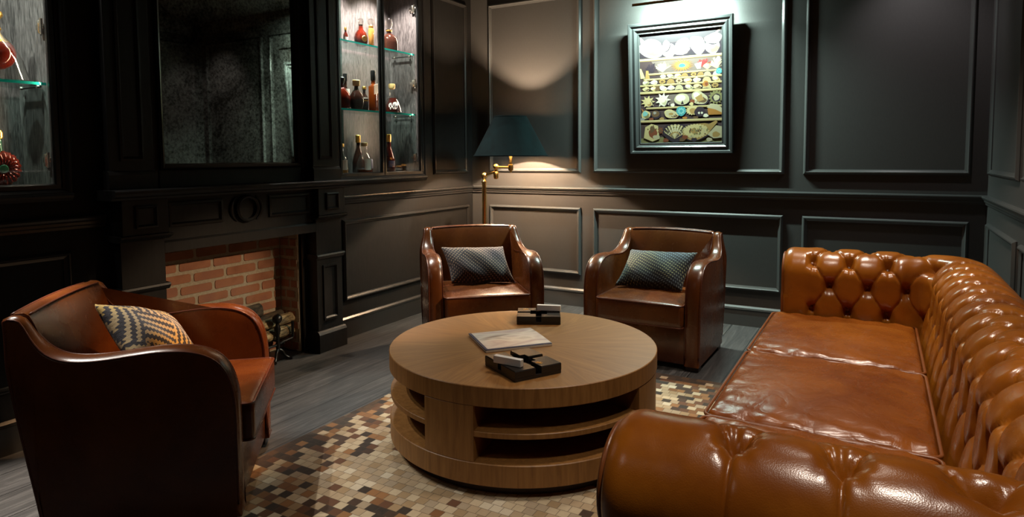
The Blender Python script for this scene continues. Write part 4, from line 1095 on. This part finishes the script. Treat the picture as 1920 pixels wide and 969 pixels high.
for x, y, c in ((-.36, .975, 'rust'), (.05, .97, 'brown'), (.12, .95, 'rust'), (.34, .975, 'dark'), (.70, .975, 'pale')): blob(x, y, .07, .018, c)
obj('canvas', b, pmats, pc, recalc=False)
cv_ = pc.children[-1]
for p in cv_.data.polygons:
    if p.normal.y > 0: p.flip()

# picture light
pl_ = thing('picture_light', 'slim brass picture light mounted above the shell painting', 'lamp', (1.885, 0, 2.335))
b = bmx()
a = [(-.012 + .0, .012), (-.022, -.002), (-.012, -.014)]
seg = 14
pts = [(.016 * math.cos(t), .016 * math.sin(t)) for t in np.linspace(-.35, PI - .35, seg)]   # half-round hood open toward the wall and picture
x0, x1 = -.305, .305
A = [[b.verts.new((x, -.247 - q[0] * .6 , q[1] + .012)) for q in pts] for x in (x0, x1)]
for i in range(seg - 1): b.faces.new((A[0][i], A[0][i + 1], A[1][i + 1], A[1][i]))
b.faces.new(A[0]); b.faces.new(A[1][::-1])
obj('hood', b, plain('bronzed_brass', (.30, .17, .06), .3, 1), pl_, True, 40)
b = bmx(); tube(b, [(0, -.004, .10), (0, -.08, .135), (0, -.19, .09), (0, -.247, .024)], .006, 8); obj('bracket_arm', b, MT['brass'], pl_, True, 40)
b = bmx(); box(b, -.05, .05, -.012, -.001, .075, .135, .003); obj('wall_plate', b, MT['brass'], pl_)

# ---------------------------------------------------------------- chesterfield sofa
XF, XI, YN, YF, RC = 2.790, 3.365, -3.685, -1.445, .07
sf = thing('chesterfield_sofa', 'long cognac leather chesterfield sofa with deep buttoned back and rolled arms', 'sofa', (3.2, (YN + YF) / 2, 0))
OX, OY = 3.2, (YN + YF) / 2
NA, NB, NC = 130, 330, 26
path = []   # (x, y, nx, ny, q, blend, front)
def qa(x): return (x - 3.0) / .163
xe = XI - RC
for i in range(NA):
    x = XF + (xe - XF) * i / NA; path.append((x, YN, 0, -1, qa(x), 0, x - XF))
q0 = qa(xe); q1 = q0 + 1.0; q3 = 18 - q0; q2 = q3 - 1.0
for i in range(NC):
    t = i / NC; a = -PI / 2 + PI / 2 * t; path.append((xe + RC * math.cos(a), YN + RC + RC * math.sin(a), math.cos(a), math.sin(a), q0 + t, sstep(0, 1, t), 9))
for i in range(NB):
    t = i / NB; path.append((XI, YN + RC + (YF - YN - 2 * RC) * t, 1, 0, q1 + (q2 - q1) * t, 1, 9))
for i in range(NC):
    t = i / NC; a = PI / 2 * t; path.append((xe + RC * math.cos(a), YF - RC + RC * math.sin(a), math.cos(a), math.sin(a), q2 + t, sstep(0, 1, 1 - t), 9))
for i in range(NA + 1):
    x = xe + (XF - xe) * i / NA; path.append((x, YF, 0, 1, 18 - qa(x), 0, x - XF))
ZR, RR = .650, .125
def prof(bl):
    """cross-section (o outward, z) with arc parameter, for an arm (0) to the back (1)"""
    lean = .105 + .075 * bl
    zr, rr = ZR, RR + .006 * bl
    P = []
    oi = lean - rr
    for k in range(46): # inner face
        s = k / 46; P.append((oi * s * s * (3 - 2 * s) * .9 + oi * .1 * s, .30 + (zr - .30) * s))
    for k in range(64):
        a = PI - (PI * 1.25) * k / 63; P.append((lean + rr * math.cos(a), zr + rr * math.sin(a)))
    ox, oz = P[-1]
    for k in range(1, 26):
        s = k / 25; P.append((ox + (lean + .055 - ox) * sstep(0, .25, s), oz + (.085 - oz) * s))
    return np.array(P)
T0, DT = .560, .124
rows = []; btn = []
pr0, pr1 = prof(0), prof(1)
dl = np.r_[0, np.cumsum(np.linalg.norm(np.diff(pr0, axis=0), axis=1))]   # arc length on the arm section
def tuft(q, tt, fx):
    u = (tt - T0) / DT
    if u > 0: a = bq = q
    else:
        uu = max(u, -3.2); a, bq = q + uu / 2, q - uu / 2
    ca, cb = abs(math.sin(PI * a)), abs(math.sin(PI * bq))
    m_ = min(ca, cb); 
    da = abs(a - round(a)); db = abs(bq - round(bq))
    d2 = ((da ** 2 + db ** 2) * 2 if u <= 0 else (q - round(q)) ** 2 * 4 + (u * 1.15) ** 2 )
    isb = 1.0
    # buttons sit where both families of pleats meet
    butt = math.exp(-d2 / .075) if u < .9 else 0
    crease = .66 * math.exp(-m_ / .085) + .27 * (1 - m_ ** .8)
    fade = 1.0
    if u > 0: fade = math.exp(-u * .55)
    if u < -2.9: fade = 1
    edge = sstep(-.75, -.35, q) * sstep(-.75, -.35, 18 - q)
    puffv = (1 - crease)
    th = math.atan2(u * 1.3, (q - round(q)) * 2 + 1e-9)
    wr = .0035 * math.cos(9 * th) * math.exp(-d2 / .22) * (1 - math.exp(-d2 / .02))
    h = -.019 * (1 - puffv) * fade - .045 * butt * isb + wr + .006 * fade
    return h * edge + .002 * (1 - edge)
for (x, y, nx, ny, q, bl, fx) in path:
    P = pr0 * (1 - bl) + pr1 * bl
    d = np.gradient(P, axis=0); d /= np.linalg.norm(d, axis=1)[:, None]
    N = np.stack([-d[:, 1], d[:, 0]], 1)     # toward the sitter / up / outside
    R = []
    rnd_in = 0
    if fx < .045: rnd_in = -.030 * (1 - math.sqrt(max(0, 1 - (1 - fx / .045) ** 2)))
    for k in range(len(P)):
        h = tuft(q, dl[k], fx) + rnd_in * (1 if dl[k] > .25 else .5)
        if dl[k] > dl[109]: h *= math.exp(-(dl[k] - dl[109]) * 6)
        o, z = P[k] + N[k] * h
        R.append((x + nx * o - OX, y + ny * o - OY, z))
    rows.append(R)
V = np.array(rows); n0, n1 = V.shape[:2]
me = bpy.data.meshes.new('tufted_back')
idx = np.arange(n0 * n1).reshape(n0, n1)
F = np.stack([idx[:-1, :-1], idx[1:, :-1], idx[1:, 1:], idx[:-1, 1:]], -1).reshape(-1, 4)
me.from_pydata(V.reshape(-1, 3).tolist(), [], F.tolist()); me.materials.append(MT['sofa'])
me.polygons.foreach_set('use_smooth', [True] * len(me.polygons)); me.update()
up = bpy.data.objects.new('tufted_back', me); C.objects.link(up); up.parent = sf
# outward normals check (top of the roll must face up)
if me.polygons[(NA // 2) * (n1 - 1) + 75].normal.z < 0: me.flip_normals()
# front panels closing both arms
for end, sgn in ((0, -1), (-1, 1)):
    b = bmx(); ring_ = V[end]; cen = ring_.mean(axis=0)
    outl = [Vector(p) for p in ring_] + [Vector((ring_[0][0], ring_[0][1], .085))]
    prev = [b.verts.new(p) for p in outl]
    for k, (sc_k, dx) in enumerate(((.94, -.006), (.80, -.011), (.45, -.013))):
        cur = [b.verts.new((p.x + dx, cen[1] + (p.y - cen[1]) * sc_k, .50 + (p.z - .50) * sc_k)) for p in outl]
        for i in range(len(outl)): b.faces.new((prev[i], prev[(i + 1) % len(outl)], cur[(i + 1) % len(outl)], cur[i]))
        prev = cur
    b.faces.new(prev); bmesh.ops.triangulate(b, faces=[f for f in b.faces if len(f.verts) > 4])
    fp_ = obj('arm_front', b, MT['sofa'], sf, True, 60)
    b = bmx(); tube(b, [(p[0] - .003, p[1], p[2]) for p in ring_[::2]], .006, 8); obj('piping', b, MT['sofa_pipe'], fp_, True)
# buttons
bm_b = None
def button_at(i, k, name='button'):
    global bm_b
    x, y, nx, ny, q, bl, fx = path[i]
    P = pr0 * (1 - bl) + pr1 * bl; d = np.gradient(P, axis=0)[k]; d /= np.linalg.norm(d); N = (-d[1], d[0])
    nrm = Vector((nx * N[0], ny * N[0], N[1])).normalized()
    if bm_b is None:
        b = bmx(); lathe(b, [(.0125, -.006), (.0125, 0), (.010, .0045), (.005, .0065), (0, .007)], 0, 0, 0, 14); o = obj(name, b, MT['sofa_pipe'], sf, True); bm_b = o
    else: o = bm_b.copy(); C.objects.link(o); o.parent = sf
    o.location = Vector(rows[i][k]) + nrm * .003; o.rotation_euler = nrm.to_track_quat('Z', 'Y').to_euler()
qs = np.array([p[4] for p in path])
for row_, half in ((0, 0), (-1, .5), (-2, 0), (-3, .5)):
    k = int(np.argmin(np.abs(dl - (T0 + row_ * DT))))
    qq = -half if half else 0
    while qq <= 18 + half + .01:
        i = int(np.argmin(np.abs(qs - qq)))
        if not (row_ == -3 and 2.0 < qq < 2.6): button_at(i, k)
        qq += 1
# base frame, outside panels reach the floor rail
b = bmx(); box(b, 2.775 - OX, XI + .02 - OX, YN - OY, YF - OY, .085, .315, .012); obj('seat_frame', b, MT['sofa'], sf, True, 40)
cw = (YF - YN) / 3
def wrk(seed):
    r = random.Random(seed); ph = [r.uniform(0, 6) for _ in range(4)]
    def f(q, u, v, w):
        if w > 0:
            e = max(abs(u), abs(v))
            q.z += (.0030 * math.sin(30 * v + 9 * u + ph[0]) + .0025 * math.sin(23 * u - 11 * v + ph[3])) * sstep(.5, .93, e) * (1 - sstep(.96, 1, e)) + .006 * math.sin(3.1 * u + ph[1]) * math.sin(2.7 * v + ph[2]) * (1 - e ** 4)
        return q
    return f
for k in range(3):
    y = YN + cw * (k + .5) - OY; xm = (2.745 + XI) / 2 - OX; hx = (XI - 2.745) / 2 - .003
    b = bmx(); puff(b, hx, cw / 2 - .003, .074, .028, .026, 34, .0, 8, (xm, y, .386), wrk(k)); cu = obj('seat_cushion', b, MT['sofa_cushion'], sf, True)
    for z in (.452, .322):
        b = bmx(); tube(b, rrect(hx + .001, cw / 2 - .002, .030, z, 6, (xm, y)), .0055, 8, True); obj('piping', b, MT['sofa_pipe'], cu, True)
for x in (XF + .06, XI + .10):
    for y in (YN - .06, YF + .06):
        b = bmx(); lathe(b, [(0, 0), (.018, 0), (.028, .02), (.034, .045), (.028, .07), (.034, .078), (.034, .095), (0, .095)], x - OX, y - OY, 0, 20); obj('foot', b, MT['wood_foot'], sf, True, 40)
# ---------------------------------------------------------------- camera
cam = bpy.data.cameras.new('camera'); co = bpy.data.objects.new('camera', cam); C.objects.link(co); sc.camera = co
cam.sensor_width = 36; cam.sensor_fit = 'HORIZONTAL'; cam.lens = 1216.644 / 1920 * 36; cam.clip_start = .05
cam.shift_y = -(484.5 - 374.83) / 1920
co.matrix_world = Matrix.Translation((3.20, -4.92, 1.25)) @ Matrix.Rotation(.5160060, 4, 'Z') @ Matrix.Rotation(1.5035507, 4, 'X') @ Matrix.Rotation(-.0066953, 4, 'Z')

# ---------------------------------------------------------------- light
def light(name, kind, loc, energy, col, target=None, size=.05, spot=None, blend=.5, **k):
    l = bpy.data.lights.new(name, kind); l.energy = energy; l.color = col
    if kind == 'SPOT': l.spot_size = math.radians(spot); l.spot_blend = blend; l.shadow_soft_size = size
    elif kind == 'POINT': l.shadow_soft_size = size
    elif kind == 'AREA':
        l.shape = 'RECTANGLE'; l.size, l.size_y = size
    o = bpy.data.objects.new(name, l); C.objects.link(o); o.location = loc
    if target is not None: o.rotation_euler = (Vector(target) - Vector(loc)).to_track_quat('-Z', 'Y').to_euler()
    return o
WARM = (1, .62, .34); NEUT = (1, .86, .72); COOL = (.74, 1.0, .91)
# ceiling downlights
light('downlight_sofa', 'SPOT', (3.05, -2.55, 2.74), 105, NEUT, (3.05, -2.5, .4), .09, 75, .7)
light('downlight_sofa_near', 'SPOT', (3.25, -3.9, 2.74), 105, NEUT, (3.1, -3.8, .4), .07, 70, .7)
light('downlight_sofa_far', 'SPOT', (3.0, -1.25, 2.74), 145, NEUT, (3.05, -1.4, .4), .09, 75, .7)
light('downlight_table', 'SPOT', (1.75, -2.2, 2.74), 26, WARM, (1.75, -2.3, .3), .05, 62, .7)
light('downlight_left', 'SPOT', (.46, -3.84, 2.74), 700, NEUT, (.46, -3.84, 0), .05, 18, .7)
light('downlight_armchair', 'SPOT', (1.75, -2.45, 2.74), 520, (1, .55, .26), (.84, -3.14, .66), .06, 22, .8)
light('spot_hearth', 'SPOT', (3.6, -.95, 2.25), 330, (1, .70, .44), (.2, -2.62, .10), .03, 24, .45)
light('downlight_wall', 'SPOT', (3.3, -.55, 2.74), 24, (1, .93, .95), (3.45, -.05, 1.6), .05, 80, .9)
# picture light tube
light('picture_tube_down', 'AREA', (1.885, -.242, 2.344), 56, COOL, (1.885, -.10, 1.3), (.58, .014)).data.spread = math.radians(140)
light('picture_tube_wall', 'AREA', (1.885, -.240, 2.346), 34, COOL, (1.885, 0, 2.26), (.58, .014)).data.spread = math.radians(170)
light('fill_entry', 'SPOT', (1.5, -5.4, 2.74), 13, NEUT, (1.4, -4.2, .3), .06, 90, .8)  # weak fill added behind the viewer to lift near faces, no real fixture
# cabinet spots
for k, e in ((K2, 1), (K1, 1)):
    for f in (.28, .72):
        y = k[0] + (k[1] - k[0]) * f
        light('cabinet_spot', 'SPOT', (-.045, y, KZ1 - .06), 190 * e, (1, .93, .86), (-.16, y, KZ0), .02, 100, .6)
    o = light('cabinet_strip', 'AREA', (-.022, k[1] - .040, 1.85), 5, (1, .74, .50), (-.16, k[1] - .5, 1.85), (.008, 1.3)); o.data.spread = math.radians(140)

w = bpy.data.worlds.new('world'); sc.world = w; w.use_nodes = True
w.node_tree.nodes['Background'].inputs[0].default_value = (.01, .01, .012, 1); w.node_tree.nodes['Background'].inputs[1].default_value = 1

vs = sc.view_settings; vs.view_transform = 'Standard'; vs.look = 'None'; vs.exposure = 0; vs.gamma = 1; vs.use_curve_mapping = False
sc.cycles.use_denoising = True
sc.cycles.max_bounces = 10; sc.cycles.transparent_max_bounces = 16; sc.cycles.sample_clamp_indirect = 4; sc.cycles.caustics_reflective = False; sc.cycles.caustics_refractive = False
